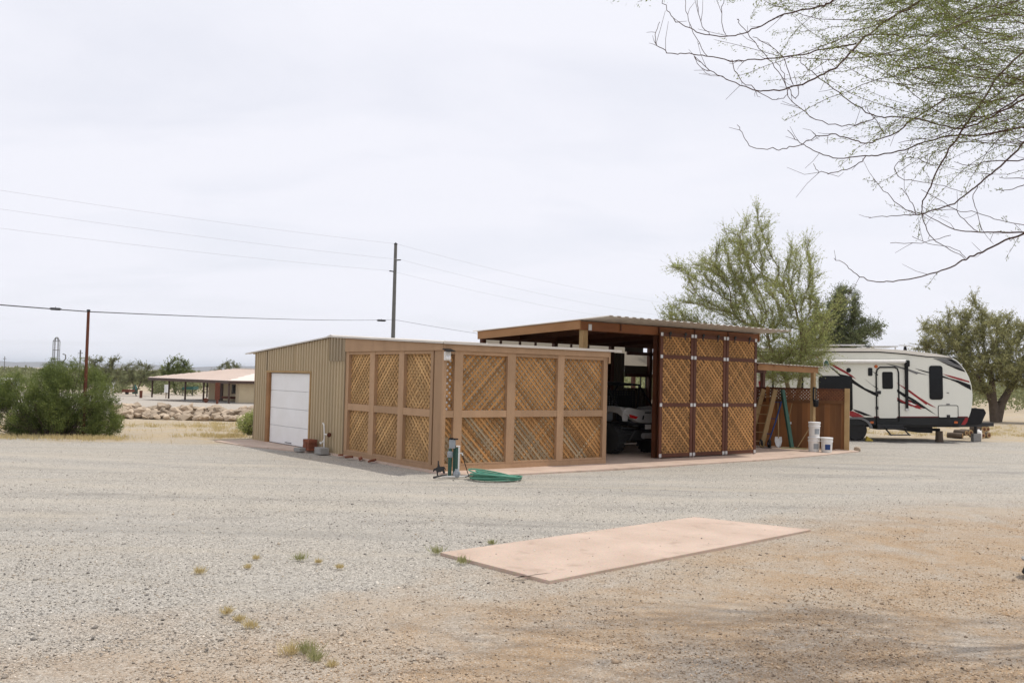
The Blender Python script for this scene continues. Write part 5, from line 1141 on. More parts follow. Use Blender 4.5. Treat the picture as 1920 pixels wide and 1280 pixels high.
bush('large_bush', 'large dense green bush around the foot of the rusty pole', (-11.7, 24.0, 0),
     clumps([(-12.4, 24.0, 0.75, 0.95, 0.8, 0.75), (-11.9, 24.05, 1.15, 0.70, 0.7, 0.66), (-11.2, 24.0, 0.95, 0.75, 0.75, 0.80), (-13.05, 24.1, 0.55, 0.55, 0.6, 0.55), (-10.75, 24.1, 0.75, 0.50, 0.6, 0.68), (-12.0, 23.75, 0.5, 1.1, 0.6, 0.5), (-10.6, 23.95, 0.45, 0.45, 0.5, 0.42), (-10.95, 24.15, 1.35, 0.45, 0.5, 0.50), (-12.75, 24.1, 1.1, 0.45, 0.5, 0.42)], 70, 0.15, 0.30, 33),
     1500, 150000, 0.05, 0.014, M['leafb'], 31, up=0.6, pl=0.30)
bush('small_bush', 'small green bush at the far end of the ribbed steel wall', (-7.25, 26.3, 0), [(-7.25, 26.3, 0.25, 0.36, 0.3, 0.24), (-7.05, 26.3, 0.42, 0.22, 0.2, 0.2)], 110, 5200, 0.06, 0.018, M['leaf1'], 32, pl=0.25)

def scrub():
    r = np.random.default_rng(41); n = 900
    Y = r.uniform(118, 420, n)**1.0; X = np.where(r.random(n) < 0.62, r.uniform(-0.62, -0.14, n)*Y, r.uniform(0.10, 0.75, n)*Y)
    right = X > 0; Y = np.where(right, r.uniform(72, 300, n), Y); X = np.where(right, r.uniform(0.10, 0.75, n)*Y, X)
    zb = gz(X, Y); h_ = r.uniform(1.2, 3.2, n)*np.where(right, 1.25, 1.0); w = h_*r.uniform(0.5, 1.0, n); k = 130
    v = r.normal(size=(n, k, 3)); v /= np.linalg.norm(v, axis=2, keepdims=True); v *= r.uniform(0.4, 1, (n, k, 1))**0.5
    A = np.stack([X[:, None]+v[:, :, 0]*w[:, None], Y[:, None]+v[:, :, 1]*w[:, None], zb[:, None]+h_[:, None]*(0.5+0.5*v[:, :, 2])], 2).reshape(-1, 3)
    D = r.normal(0, 1, A.shape); D[:, 2] += 0.6
    V, F = leaves(A, D, np.repeat(np.clip(Y/300, 0.28, 1.0), k)*r.uniform(0.6, 1.3, len(A)), np.repeat(np.clip(Y/500, 0.16, 0.6), k), r)
    tag(link('desert_scrub', np_mesh('desert_scrub', V, F, M['leafs'])), 'far band of grey-green desert scrub', kind='stuff')
scrub()

def blades(name, label, P, hgt, wd, mat, seed, lean=0.35):
    r = np.random.default_rng(seed); n = len(P); D = np.stack([r.normal(0, lean, n), r.normal(0, lean, n), np.ones(n)], 1)
    V, F = leaves(P, D, hgt*r.uniform(0.5, 1.2, n), wd, r); return np_mesh(name, V, F, mat)
def dry_grass():
    r = np.random.default_rng(51); pts = []
    for (x, y, rx, ry, c) in ((-12.3, 22.9, 2.4, 0.9, 1900), (-14.5, 23.0, 1.8, 1.2, 1100), (-10.4, 23.3, 1.0, 0.35, 900), (-7.6, 24.9, 1.2, 0.6, 1500), (-7.5, 27.6, 1.6, 0.9, 1600), (-10.5, 30.5, 3.0, 1.6, 1800), (-9.0, 33.5, 3.0, 1.5, 1500), (-13.5, 26.5, 3.0, 1.2, 1500), (14, 35, 5, 1.6, 2200), (20, 36, 5, 2.5, 2600), (23, 42, 6, 4, 2600)):
        q = r.normal(0, 0.5, (c, 2))*np.array([rx, ry]) + np.array([x, y]); cl_ = r.normal(0, 0.5, (max(6, c//60), 2))*np.array([rx, ry])+np.array([x, y])
        j_ = r.integers(0, len(cl_), c); q = np.where(r.random((c, 1)) < 0.7, cl_[j_]+r.normal(0, 0.09, (c, 2)), q); pts.append(q)
    q = np.concatenate(pts); P_ = np.stack([q[:, 0], q[:, 1], gz(q[:, 0], q[:, 1])-0.02], 1)
    tag(link('dry_grass', blades('dry_grass', '', P_, 0.13, 0.012, M['straw'], 52)), 'straw-coloured dry grass at the yard edges', kind='stuff')
dry_grass()
tf = [(563, 1048, .09, 0), (373, 1073, .08, 1), (465, 1063, .05, 1), (597, 1053, .05, 1), (637, 1063, .05, 1), (480, 1046, .05, 1), (425, 1148, .07, 1), (449, 1162, .06, 1), (470, 1174, .07, 1), (577, 1222, .10, 0), (592, 1235, .08, 0), (543, 1224, .09, 1), (622, 1246, .05, 1), (820, 1036, .10, 0), (866, 1054, .09, 0), (922, 1018, .06, 0)]
for i, (px, py, s, dry) in enumerate(tf):
    q = gp(px, py); r = np.random.default_rng(600+i); n = 130
    P_ = np.stack([r.normal(0, s*0.28, n), r.normal(0, s*0.28, n), np.full(n, -0.01)], 1)
    o = link('grass_tuft', blades('grass_tuft', '', P_, s*1.0, 0.004, M['straw' if dry else 'tuft'], 700+i, 0.5), None, (q.x, q.y, 0))
    lab = {13: 'pale green tuft at the far left tip of the pink pad', 14: 'green tuft against the near left edge of the pink pad', 15: 'small tuft behind the far left edge of the pink pad', 9: 'tallest green tuft in the left foreground gravel', 10: 'low green tuft just right of the tallest foreground tuft',
           0: 'greenish tuft amid the loose row of small yellow tufts', 1: 'leftmost yellow grass tuft in the open gravel', 2: 'tiny yellow tuft just right of the leftmost tuft', 5: 'tiny yellow tuft behind the left end of the row', 3: 'tiny yellow tuft just right of the greenish one', 4: 'tiny yellow tuft at the right end of the loose row',
           6: 'upper one of three yellow tufts in a slanting line', 7: 'middle one of three yellow tufts in a slanting line', 8: 'lowest of three yellow tufts in a slanting line', 11: 'yellow tuft just left of the tallest green tuft', 12: 'tiny yellow tuft below and right of the green tufts'}.get(i)
    tag(o, lab or 'small yellow grass tuft growing in the open gravel', 'grass tuft', 'tufts growing in the gravel')

# ------------------------------------------------------------------ rock berm and far house
def gterr(px, py):
    z = 0.0
    for _ in range(30): q = gp(px, py, z); z = 0.5*z + 0.5*float(gz(q.x, q.y))
    return q
rr_ = random.Random(9)
for i in range(250):
    px = rr_.uniform(215, 485); t_ = rr_.random(); Y = 37.2 + 3.2*t_
    x = at(px, 780, Y)[0]; s = rr_.uniform(0.12, 0.30)*(1.5 if rr_.random() < 0.18 else 1)
    z = float(gz(x, Y)) + 0.10 + 0.42*max(0, 1-abs(t_-0.6)/0.55)*rr_.uniform(0.3, 1.0)
    o = link('rock', ROCKS[i % 8], None, (x, Y, z), rot=(rr_.uniform(-.5, .5), rr_.uniform(-.5, .5), rr_.uniform(0, 6.3))); o.scale = (s*1.25, s, s*0.72)
    tag(o, 'tan fieldstone in the low rock berm left of the shed', 'rock', 'fieldstones piled in the berm')
def house():
    Kx, Ky = at(428, 713, 88)[0], 88.0; Lx, Ly = at(278, 706, 103)[0], 103.0
    zg = float(gz(Kx, Ky)); ang = atan2(Ky-Ly, Kx-Lx)      # local +x runs from the far-left eave end to the near corner K; +y goes back
    LEN = sqrt((Kx-Lx)**2+(Ky-Ly)**2); h = empty('ranch_house', (Lx, Ly, zg), ang); tag(h, 'low cream ranch house with tan metal roof and open porch', 'house')
    e = at(428, 713, 88)[2]-zg; D = 13.0; rg = e + 1.15
    bx_part('wall', 'stucco', h, 9.0, LEN-1.3, 3.0, D-1, 0, e-0.05)
    bx_part('wall', 'stucco', h, LEN-1.3, LEN-0.6, 1.4, D-1.2, 0, e-0.06)
    # hip roof
    def roofpanel(name, pts, ribs):
        B().add(pts + [(p[0], p[1], p[2]-0.06) for p in pts], [tuple(range(len(pts))), tuple(range(2*len(pts)-1, len(pts)-1, -1))] + [(i, (i+1) % len(pts), len(pts)+(i+1) % len(pts), len(pts)+i) for i in range(len(pts))]).build(name, M['hroof'], h)
    O = 0.0
    r0, r1 = (7.5, D/2, rg), (LEN-4.5, D/2, rg)
    roofpanel('roof_plane', [(O, 0, e), (LEN, 0, e), r1, r0], 0); roofpanel('roof_plane', [(LEN, 0.001, e), (LEN, D, e), (r1[0]+0.001, r1[1], r1[2])], 0)
    roofpanel('roof_plane', [(LEN, D+0.001, e), (O, D+0.001, e), (r0[0], r0[1]+0.001, r0[2]), (r1[0], r1[1]+0.001, r1[2])], 0); roofpanel('roof_plane', [(O-0.001, D, e), (O-0.001, 0, e), (r0[0]-0.001, r0[1], r0[2])], 0)
    for k in range(30):
        x = 0.3+k*(LEN-0.6)/29; lim = 1.0
        if x < r0[0]: lim = x/r0[0]
        elif x > r1[0]: lim = (LEN-x)/(LEN-r1[0])
        B().bar((x, 0.01, e+0.025), (x, D/2*lim, e+0.025+(rg-e)*lim), 0.06, 0.05).build('roof_rib', M['hroof'], h)
    B().bar((r0[0], D/2, rg+0.03), (r1[0], D/2, rg+0.03), 0.4, 0.08).build('ridge_cap', M['roof_w'], h)
    bx_part('fascia', 'brown', h, -0.02, LEN+0.02, -0.04, 0.0, e-0.32, e-0.03); bx_part('fascia', 'brown', h, LEN, LEN+0.03, 0, D, e-0.30, e-0.03); bx_part('fascia', 'brown', h, -0.05, -0.01, 0, D, e-0.30, e-0.03)
    for x in (0.5, 5.2, 9.5, 14.0, LEN-0.4): bx_part('porch_post', 'brown', h, x, x+0.14, 0.2, 0.34, 0, e-0.3)
    for x, y in ((0.5, 6.5), (3.2, 9.0)): bx_part('porch_post', 'brown', h, x, x+0.14, y, y+0.14, 0, e-0.3)
    w = bx_part('window', 'brown', h, 14.6, 16.2, 2.94, 2.99, 0.8, 1.75); bx_part('pane', 'glass', w, 14.7, 16.1, 2.92, 2.935, 0.88, 1.67)
    d = bx_part('door', 'brown', h, 11.6, 12.6, 2.94, 2.99, 0.0, 1.85); bx_part('handle', 'galv', d, 11.7, 11.76, 2.90, 2.935, 0.9, 1.0)
    bx_part('bench', 'rust', h, 14.6, 16.6, 1.9, 2.6, 0.35, 0.55); bx_part('side_door', 'brown', h, LEN-0.595, LEN-0.55, 6.5, 7.5, 0, 1.9)
    bx_part('porch_floor', 'block', h, 8.5, LEN-0.3, 0.3, 3.0, -0.1, 0.05)
    return h
house()
def far_thing(name, label, cat, px, py, parts, rz=0.0):
    q = gterr(px, py); o = empty(name, (q.x, q.y, float(gz(q.x, q.y))), rz); tag(o, label, cat)
    s = q.y/FPX
    for nm, mat, fn in parts: fn(B(), s).build(nm, M[mat], o)
far_thing('rusty_sculpture', 'upright rusty steel panel standing before the far house', 'yard ornament', 407, 757, [('panel', 'rust', lambda b, s: b.box(-4.5*s, 4.5*s, 0, 0.05, 8*s, 40*s)), ('stake', 'rust', lambda b, s: b.tube([(0, 0.02, 0), (0, 0.02, 9*s)], 2.2*s, 8))], 0.3)
far_thing('rusty_disc', 'round rusty disc standing left of the rusty panel', 'yard ornament', 386, 755, [('disc', 'rust', lambda b, s: b.lathe([(4.5*s, -0.03), (4.5*s, 0.03), (0, 0.05)], 18, (0, 0, 5*s), 'y')), ('foot', 'rust', lambda b, s: b.box(-1.5*s, 1.5*s, -0.1, 0.1, 0, 1*s))])
far_thing('white_meter_box', 'white box on a thin post near the porch', 'utility box', 311, 747, [('post', 'rust', lambda b, s: b.tube([(0, 0, 0), (0, 0, 14*s)], 0.8*s, 6)), ('box', 'white', lambda b, s: b.box(-3*s, 3*s, -0.1, 0.15, 11*s, 26*s))])
far_thing('rust_planter', 'tall rusty pipe planter below the trunk of the far tree', 'planter', 264, 746, [('pipe', 'rust', lambda b, s: b.lathe([(2.6*s, 0), (2.8*s, 14*s), (2.4*s, 14*s), (2.3*s, 12*s)], 14))])
far_thing('teal_tank', 'teal cone-topped tank left of the far tree trunk', 'tank', 253, 738, [('shell', 'teal', lambda b, s: b.lathe([(5*s, 0), (5*s, 9*s), (1.5*s, 16*s), (0, 16.5*s)], 18)), ('cap', 'dark', lambda b, s: b.lathe([(1.2*s, 16.4*s), (1.2*s, 17.6*s), (0, 17.8*s)], 10))])
far_thing('red_trailer', 'low dark red flatbed in the scrub right of the bush', 'trailer', 238, 739, [('bed', 'rust', lambda b, s: b.box(-7*s, 7*s, -0.5, 1.2, 4*s, 9*s)), ('axle', 'black', lambda b, s: b.lathe([(2.5*s, -0.2), (2.5*s, 0.2)], 14, (0, 0, 2.5*s), 'y'))])
far_thing('green_canopy', 'dark green canopy on posts seen under the porch', 'canopy', 352, 742, [('roof', 'teal', lambda b, s: b.add([(-11*s, 0, 16*s), (10*s, 0, 18*s), (10*s, 2, 18*s), (-11*s, 2, 16*s), (-11*s, 0, 12*s), (10*s, 0, 12*s), (10*s, 2, 12*s), (-11*s, 2, 12*s)], [(0,1,2,3),(7,6,5,4),(0,4,5,1),(1,5,6,2),(2,6,7,3),(3,7,4,0)])), ('post', 'dark', lambda b, s: b.box(-10*s, -9*s, 0, 0.1, 0, 12*s)), ('post', 'dark', lambda b, s: b.box(8*s, 9*s, 0, 0.1, 0, 12*s))])
far_thing('white_shed', 'small white shed at the far left edge of the scrub', 'shed', 4, 738, [('wall', 'white', lambda b, s: b.box(-9*s, 7*s, 0, 3, 0, 27*s)), ('roof', 'whitep', lambda b, s: b.add([(-10*s, -0.2, 27.2*s), (8*s, -0.2, 27.2*s), (8*s, 3.2, 27.2*s), (-10*s, 3.2, 27.2*s), (-10*s, 1.5, 30*s), (8*s, 1.5, 30*s)], [(0,1,5,4),(2,3,4,5),(0,4,3),(1,2,5),(0,3,2,1)])), ('door', 'teal', lambda b, s: b.box(-5*s, 1*s, -0.04, 0.0, 1*s, 18*s))])
far_thing('white_tank', 'small white tank peeking over the big bush', 'tank', 200, 739, [('drum', 'whitep', lambda b, s: b.lathe([(5.5*s, 0), (5.5*s, 20*s), (0, 21*s)], 16)), ('chimney', 'alu', lambda b, s: b.box(8*s, 14*s, 0, 0.3, 20*s, 29*s)), ('leg', 'alu', lambda b, s: b.box(10*s, 12*s, 0.1, 0.2, 0, 20*s))])
# steel cage sculpture
q = at(104, 690, 118); zb = float(gz(q[0], 118)); zt = at(104, 632, 118)[2]-zb
tw = empty('steel_cactus_sculpture', (q[0], 118, zb)); tag(tw, 'tall open steel cage sculpture rising behind the big bush', 'sculpture')
for k in range(6):
    t_ = k*pi/3+0.3; B().tube([(0.40*cos(t_), 0.40*sin(t_), 0), (0.40*cos(t_), 0.40*sin(t_), zt-0.5), (0.1*cos(t_), 0.1*sin(t_), zt)], 0.04, 6).build('upright', M['pole'], tw)
for z in np.linspace(1.0, zt-0.5, 6): B().tube([(0.41*cos(t_), 0.41*sin(t_), z) for t_ in np.linspace(0, 2*pi, 17)], 0.03, 5).build('hoop', M['pole'], tw)
B().tube([(0.4, 0, zt-3.0), (0.9, 0, zt-3.1), (1.25, 0, zt-2.7), (1.2, 0, zt-2.2), (0.85, 0, zt-2.1)], 0.07, 6).build('arm', M['pole'], tw)

# ------------------------------------------------------------------ poles and wires
rp = empty('rusty_pole', (-10.93, 23.92, 0)); tag(rp, 'thin rusty steel pole rising out of the big bush', 'pole')
B().tube([(0, 0, 0), (0.0, 0, 3.22)], [0.045, 0.036], 10).build('shaft', M['rust'], rp, smooth=True); B().lathe([(0.04, 3.2), (0.045, 3.21), (0.045, 3.25), (0, 3.26)], 10).build('cap', M['dark'], rp)
q = at(737, 632, 75); zt = at(742, 457, 75)[2]
up = empty('utility_pole', (q[0], 75, -0.5)); tag(up, 'tall grey utility pole standing behind the sheds', 'utility pole')
B().tube([(0, 0, 0), (0, 0, zt+0.5)], [0.19, 0.125], 12).build('shaft', M['pole'], up, smooth=True); B().lathe([(0.14, zt+0.42), (0.15, zt+0.5), (0.0, zt+0.62)], 12).build('cap', M['dark'], up)
z1, z2, z3 = at(742, 487, 75)[2], at(735, 508, 75)[2], at(737, 599, 75)[2]
for s, z in ((1, z1), (-1, z2)):
    B().tube([(s*0.1, 0, z+0.5-0.04), (s*0.45, 0, z+0.5)], [0.045, 0.05], 8).build('insulator', M['dark'], up)
pt = Vector((q[0], 75, 0))
def sag(p, q_, s, n=16): p, q_ = Vector(p), Vector(q_); return [p.lerp(q_, i/n) - Vector((0, 0, s*4*(i/n)*(1-i/n))) for i in range(n+1)]
def wire(label, spans, r, mat):
    o = empty('overhead_wire', spans[0][0]); tag(o, label, 'wire', 'overhead wires')
    for a_, b_, s in spans: B().tube([v-o.location for v in sag(a_, b_, s)], r, 5).build('span', M[mat], o)
    return o
for i, (lab, pl_, pr_, pz, dx_) in enumerate((('highest thin wire running to the utility pole top', (0, 347), (1240, 566), zt, 0), ('middle thin wire reaching the utility pole right arm', (0, 382), (1240, 590), z1+0.02, 0.45), ('lowest thin wire reaching the utility pole left arm', (0, 418), (1240, 607), z2+0.02, -0.45))):
    lw = Vector(at(*pl_, 55)); rw = Vector(at(*pr_, 125)); pp = Vector((pt.x+dx_, 75, pz)); far_l = pp + (lw-pp)*1.5; far_r = pp + (rw-pp)*1.05
    wire(lab, [(far_l, pp, 0.35), (pp, far_r, 0.5)], 0.0075, 'wire_g')
w0 = Vector((-10.93, 23.92, 3.20)); w1 = Vector((pt.x, 75, z3)); w2 = Vector(at(1010, 641, 105)); wl_ = Vector(at(0, 570, 20)); wl_ = w0 + (wl_-w0)*3.5
wire('black cable from the rusty pole to the utility pole', [(wl_, w0, 0.02), (w0, w1, 0.12), (w1, w2, 0.1)], 0.013, 'wire')
for (px, py, Y, ln, lab) in ((104, 578.5, 22.6, 0.30, 'black splice case on the cable left of the rusty pole'), (715, 600.5, 73, 0.75, 'black splice case on the cable left of the utility pole')):
    c = Vector(at(px, py, Y)); s = empty('splice_case', c); tag(s, lab, 'splice case', 'splice cases on the cable')
    B().tube([(-ln/2, 0, 0), (-ln/2*0.7, 0, -0.005), (ln/2*0.7, 0, -0.012), (ln/2, 0, -0.012)], [ln*0.03, ln*0.11, ln*0.11, ln*0.03], 10).build('shell', M['black'], s, smooth=True)
    B().tube([(0, 0, ln*0.02), (0, 0, ln*0.16)], ln*0.02, 6).build('clip', M['black'], s)
for (px, yt, Y, r_, lab) in ((151, 656, 160, 0.12, 'short distant pole beside the rusty pole'), (9, 668, 220, 0.08, 'thin distant mast at the far left edge')):
    c = at(px, yt, Y); zb = float(gz(c[0], Y)); o = empty('distant_pole', (c[0], Y, zb)); tag(o, lab, 'pole')
    B().tube([(0, 0, 0), (0, 0, c[2]-zb)], r_, 8).build('shaft', M['pole'], o); B().box(-0.4, 0.4, -0.05, 0.05, c[2]-zb-0.6, c[2]-zb-0.5).build('crossarm', M['pole'], o)

# ------------------------------------------------------------------ overhanging tree at upper right
def overhang():
    r = np.random.default_rng(77)
    DEP = 0.70
    base = np.array([6.9, 7.9, 0.0])
    o = empty('overhanging_tree', tuple(base)); tag(o, 'feathery tree whose thin branches hang in from the upper right', 'tree')
    fork = np.array([6.6, 7.7, 2.3]); hubs = [np.array([5.3, 7.0, 3.5]), np.array([5.6, 7.1, 4.9]), np.array([5.2, 7.1, 2.75]), np.array([5.6, 6.9, 6.4])]
    segs0, segs1, ra, rb = [], [], [], []
    def chain(pts, r0, r1):
        n = len(pts)-1
        for i in range(n):
            segs0.append(pts[i]); segs1.append(pts[i+1]); ra.append(r0+(r1-r0)*i/n); rb.append(r0+(r1-r0)*(i+1)/n)
    def smooth(pts, n):
        pts = np.array(pts, float); m = len(pts); out = []
        for i in range(m-1):
            p0, p1, p2, p3 = pts[max(i-1, 0)], pts[i], pts[i+1], pts[min(i+2, m-1)]
            for k in range(n):
                t = k/n; out.append(0.5*((2*p1)+(-p0+p2)*t+(2*p0-5*p1+4*p2-p3)*t*t+(-p0+3*p1-3*p2+p3)*t**3))
        out.append(pts[-1]); return np.array(out)
    tk = smooth([base-np.array([0, 0, 0.1]), base+np.array([-0.05, -0.05, 1.2]), fork], 5)
    V, F = tubes(tk[:-1]-base, tk[1:]-base, np.linspace(0.17, 0.12, len(tk)-1), np.linspace(0.165, 0.115, len(tk)-1), 12)
    link('trunk', np_mesh('trunk', V, F, M['bark'], True), o)
    for h in hubs: chain(smooth([fork, (fork+h)/2+r.normal(0, 0.15, 3), h], 5), 0.075, 0.032)
    Z = lambda zx, zy: (1200+0.4218*zx, 0.4218*zy)
    BR = [ # depth, start radius, traced points
     (9.0, .016, [(1707,-330),(1480,-170),(1245,0),(1100,90),(1000,170),(930,240),(870,300),(800,335),(700,380),(640,395),(550,405),(490,395),(400,360),(330,320),(270,280),(240,250)], 1),
     (9.0, .009, [(960,195),(850,215),(720,240),(600,260),(480,270),(400,268),(300,250),(220,240),(150,240),(100,220),(72,195),(68,160),(85,100)], 0),
     (8.8, .012, [(1500,-420),(1200,-190),(1000,-70),(860,0),(800,30),(640,65),(560,105),(480,140),(400,158),(310,158),(240,135),(170,100),(130,60),(100,0)], 1),
     (9.3, .012, [(1707,440),(1560,520),(1440,570),(1360,560),(1200,525),(1100,520),(1050,518),(960,470),(880,410),(800,350),(730,290),(712,250)], 1),
     (9.2, .009, [(1360,440),(1210,530),(1150,580),(1070,620),(1000,635),(940,620),(870,600),(800,605),(720,640),(650,660),(590,663),(500,655),(460,610),(435,555)], 0),
     (9.5, .012, [(1707,560),(1500,600),(1400,600),(1270,630),(1180,665),(1060,690),(1000,695),(880,705),(800,680),(740,655),(690,620),(655,575)], 1),
     (9.5, .006, [(1000,700),(960,735),(880,765),(830,770),(790,755),(768,730)], 0),
     (9.4, .014, [(1707,230),(1600,330),(1520,450),(1440,570),(1390,640),(1340,720),(1290,830),(1260,890),(1255,930),(1262,990),(1300,1060),(1380,1110),(1450,1148)], 1),
     (9.7, .014, [(1760,560),(1700,640),(1600,740),(1530,800),(1470,845),(1400,900),(1300,935),(1250,950),(1180,955),(1100,962),(1020,968)], 1),
     (9.7, .006, [(1240,950),(1160,920),(1100,860),(1036,795)], 0),
     (9.9, .012, [(1800,1020),(1707,1030),(1600,1033),(1500,1030),(1400,1020),(1300,970),(1250,945)], 1),
     (10.0, .014, [(1800,980),(1707,1035),(1620,1070),(1520,1120),(1450,1150),(1380,1190),(1300,1215),(1200,1240),(1100,1250),(1035,1252),(960,1220),(920,1180),(860,1145)], 1),
     (9.6, .010, [(1780,690),(1707,710),(1560,720),(1480,735),(1400,720)], 1),
     (9.6, .008, [(1780,780),(1707,795),(1600,790)], 0), (9.6, .007, [(1760,800),(1680,835),(1610,850)], 0),
     (9.4, .012, [(1780,390),(1707,420),(1600,490),(1500,530),(1400,570),(1300,610),(1150,635)], 1),
     (8.9, .004, [(380,155),(365,80),(372,0)], 0), (8.9, .004, [(310,155),(270,100),(255,20),(255,-20)], 0), (8.9, .004, [(300,250),(250,170),(210,70),(200,0)], 0),
     (9.0, .005, [(655,390),(600,300),(540,230),(490,165),(440,100),(437,85)], 0), (9.0, .005, [(680,380),(640,270),(590,210),(500,165)], 0),
     (9.1, .006, [(1050,520),(1000,545),(900,560),(780,530),(700,470),(660,430),(640,330),(600,270)], 0), (9.0, .005, [(410,270),(430,330),(490,390),(590,440),(650,430),(660,390)], 0),
     (9.0, .004, [(240,250),(265,295),(310,315)], 0), (9.0, .005, [(660,390),(690,440),(710,400),(705,380)], 0), (9.4, .005, [(1090,600),(1050,540),(1010,480)], 0),
     (9.6, .005, [(1350,735),(1280,730),(1220,700),(1150,720),(1130,760),(1180,800),(1260,810),(1350,830),(1450,855)], 0), (9.8, .005, [(1500,830),(1480,880),(1500,960),(1520,1025)], 0),
     (9.8, .005, [(1230,950),(1200,890),(1160,835)], 0), (9.9, .005, [(1500,1030),(1440,980),(1380,920),(1250,840)], 0), (9.9, .004, [(1450,1148),(1400,1110),(1280,1080),(1210,1050)], 0), (9.9, .004, [(1380,1040),(1250,1080),(1110,1078)], 0),
     (9.8, .005, [(1707,1000),(1600,980),(1500,945),(1400,935),(1300,930)], 0)]
    traced = []
    for (Y, r0, pts, big_) in BR:
        w = []
        ph = r.uniform(0, 6)
        for i, p in enumerate(pts):
            px, py = Z(*p); w.append(at(px, py, (Y + 0.35*sin(ph+i*0.55))*DEP))
        w = smooth(w, 4); w += r.normal(0, 0.004, w.shape)
        if big_:
            h = hubs[int(np.argmin([np.linalg.norm(hh-w[0]) for hh in hubs]))]; lead = smooth([h, (h+w[0])/2+r.normal(0, 0.1, 3), w[0]], 3); chain(list(lead), 0.022, r0*0.72)
        chain(list(w), r0*0.60, 0.0020); traced.append(w)
    # side twigs on the traced branches
    tw = []
    for w in traced:
        for k in range(int(len(w)*0.20)):
            i = int(r.integers(2, len(w)-1)); p = w[i]; d = w[i]-w[i-1]; d = d/max(np.linalg.norm(d), 1e-6) + r.normal(0, 0.6, 3); d /= np.linalg.norm(d)
            L_ = r.uniform(0.04, 0.22); q1 = p + d*L_*0.5; q2 = q1 + (d+r.normal(0, 0.25, 3)+np.array([0, 0, 0.2]))*L_*0.5; chain([p, q1, q2], 0.0018, 0.0011); tw.append((p, q1, q2))
    # dense arching strands; more of them toward the crown at upper right
    strands = []
    n = 450
    for k in range(n):
        sx = 2080 - abs(r.normal(0, 260)) if k < 330 else r.uniform(2050, 2750); sy = -170 + r.random()**1.1*470*min(1.0, max(0.3, (sx-1400)/560))
        Y = r.uniform(8.3, 11.6); a = r.normal(0.06, 0.22); L_ = r.uniform(120, 380)
        pts = []; x, y = sx, sy; ang = a; curv = r.normal(-0.06, 0.15); dY = r.normal(0, 0.10)
        for j in range(7):
            pts.append(at(x, y, (Y+dY*j)*DEP)); x -= cos(ang)*L_/6; y += sin(ang)*L_/6; ang += curv
        w = smooth(pts, 2); w += r.normal(0, 0.006, w.shape); r0 = r.uniform(0.002, 0.0045); chain(list(w), r0, 0.0012); strands.append((w, sx, sy))
    V, F = tubes(np.array(segs0)-base, np.array(segs1)-base, np.array(ra), np.array(rb), 5)
    link('branches', np_mesh('branches', V, F, M['twig'], True), o)['kind'] = 'stuff'
    LA, LD = [], []
    for w, sx, sy in strands:
        d_ = 1.0 if sy < 150 else (0.8 if sy < 260 else 0.35)
        m = int(r.uniform(190, 420)*d_); i = r.integers(1, len(w), m); t = r.random((m, 1)); p = w[i-1]*(1-t)+w[i]*t; dd = w[i]-w[i-1]; dd /= np.maximum(np.linalg.norm(dd, axis=1, keepdims=True), 1e-6)
        off = r.normal(0, 0.021, (m, 3)); LA.append(p+off); LD.append(dd*0.7 + r.normal(0, 0.55, (m, 3)) + np.array([0, 0, -0.25]))
    for p, q1, q2 in tw:
        if q2[0] < 2.3 or r.random() < 0.55: continue
        m = 16; t = r.random((m, 1)); LA.append(p*(1-t)+q2*t + r.normal(0, 0.009, (m, 3))); LD.append((q2-p)[None] /0.2 + r.normal(0, 0.7, (m, 3)))
    A = np.concatenate(LA); D = np.concatenate(LD)
    V, F = leaves(A-base, D, 0.024*r.uniform(0.5, 1.4, len(A)), 0.0058*r.uniform(0.7, 1.4, len(A)), r)
    link('foliage', np_mesh('foliage', V, F, M['leafo']), o)
overhang()

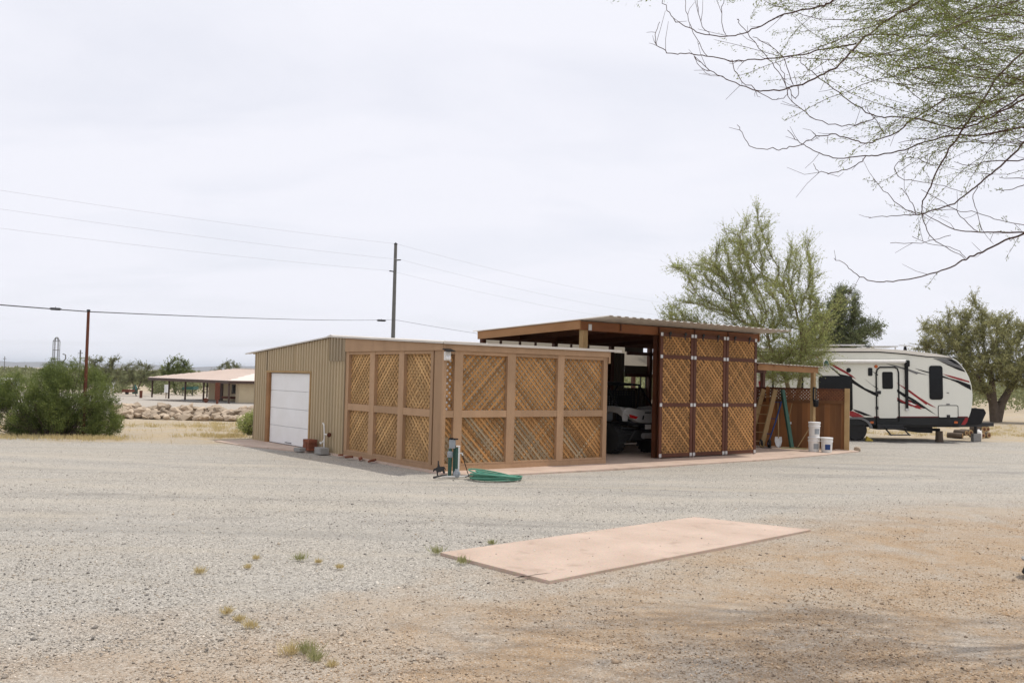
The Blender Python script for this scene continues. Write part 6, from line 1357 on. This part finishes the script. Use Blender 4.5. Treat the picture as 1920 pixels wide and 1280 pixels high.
# ------------------------------------------------------------------ loose gravel in the foreground
def pebbles():
    r = np.random.default_rng(88); n = 150000
    Y = 3.4 + np.minimum(r.exponential(5.2, n), r.uniform(8, 24, n)); X = r.uniform(-0.60, 0.60, n)*Y
    pad = np.array([(-0.66, 9.26), (0.37, 8.09), (3.65, 11.27), (2.41, 12.1)]); ins = np.ones(n, bool)
    for i in range(4):
        a_, b_ = pad[i], pad[(i+1) % 4]; ins &= ((b_[0]-a_[0])*(Y-a_[1])-(b_[1]-a_[1])*(X-a_[0])) > -0.02
    cov = 0.5 + 0.5*np.sin(X*1.9 + 1.3*np.sin(Y*1.1) + 0.6)*np.cos(Y*1.6 + 1.1*np.sin(X*1.4)) + r.normal(0, 0.22, n)
    spill = ins & (r.random(n) < 0.012)
    keep = spill | (~ins) & ((cov > 0.34) | (X - Y < -8.2))
    X, Y = X[keep], Y[keep]; lift = np.where(spill[keep], 0.030, 0.0); n = len(X)
    s = 0.0043*np.exp(r.normal(0, 0.42, n)); s = np.where(r.random(n) < 0.006, s*2.0, s)
    oc = np.array([(1,0,0),(-1,0,0),(0,1,0),(0,-1,0),(0,0,1),(0,0,-1)], float); fc = np.array([(0,2,4),(2,1,4),(1,3,4),(3,0,4),(2,0,5),(1,2,5),(3,1,5),(0,3,5)])
    a = r.uniform(0, 2*pi, n); sc_ = np.stack([s*r.uniform(0.8, 1.6, n), s*r.uniform(0.7, 1.2, n), s*r.uniform(0.4, 0.9, n)], 1)
    L_ = oc[None]*sc_[:, None]*(1+r.normal(0, 0.18, (n, 6, 1))); tilt = r.normal(0, 0.3, (n, 1)); L_[:, :, 2] += L_[:, :, 0]*tilt
    x = L_[:, :, 0]*np.cos(a)[:, None]-L_[:, :, 1]*np.sin(a)[:, None]; y = L_[:, :, 0]*np.sin(a)[:, None]+L_[:, :, 1]*np.cos(a)[:, None]
    und_ = np.where(lift > 0, -0.014, 0.012*np.sin(X*0.9 + 0.7*np.sin(Y*0.6)) * np.cos(Y*0.8 + 0.5*np.sin(X*0.5)) - 0.012)
    V = np.stack([X[:, None]+x, Y[:, None]+y, (und_+lift)[:, None]+L_[:, :, 2]+s[:, None]*0.25], 2).reshape(-1, 3)
    F = ((np.arange(n)*6)[:, None, None]+fc[None]).reshape(-1, 3)
    tag(link('gravel', np_mesh('gravel', V, F, M['pebble'])), 'loose grey and tan gravel in the foreground', kind='stuff')
pebbles()

# ------------------------------------------------------------------ haze: one closed box of thin even air round camera and land
def haze():
    m = bpy.data.materials.new('thin_haze'); m.use_nodes = True; N = m.node_tree.nodes; L = m.node_tree.links
    N.remove(N['Principled BSDF']); v = N.new('ShaderNodeVolumePrincipled'); v.inputs['Color'].default_value = (0.80, 0.88, 0.97, 1); v.inputs['Density'].default_value = HAZE
    v.inputs['Anisotropy'].default_value = 0.2
    L.new(v.outputs[0], N['Material Output'].inputs['Volume'])
    x0, x1, y0, y1 = -13000, 13000, -700, 13000
    tag(B().box(x0, x1, y0, y1, -3.2, 62).build('haze', m), 'thin pale desert haze', kind='stuff')
HAZE = 0.00011
haze()
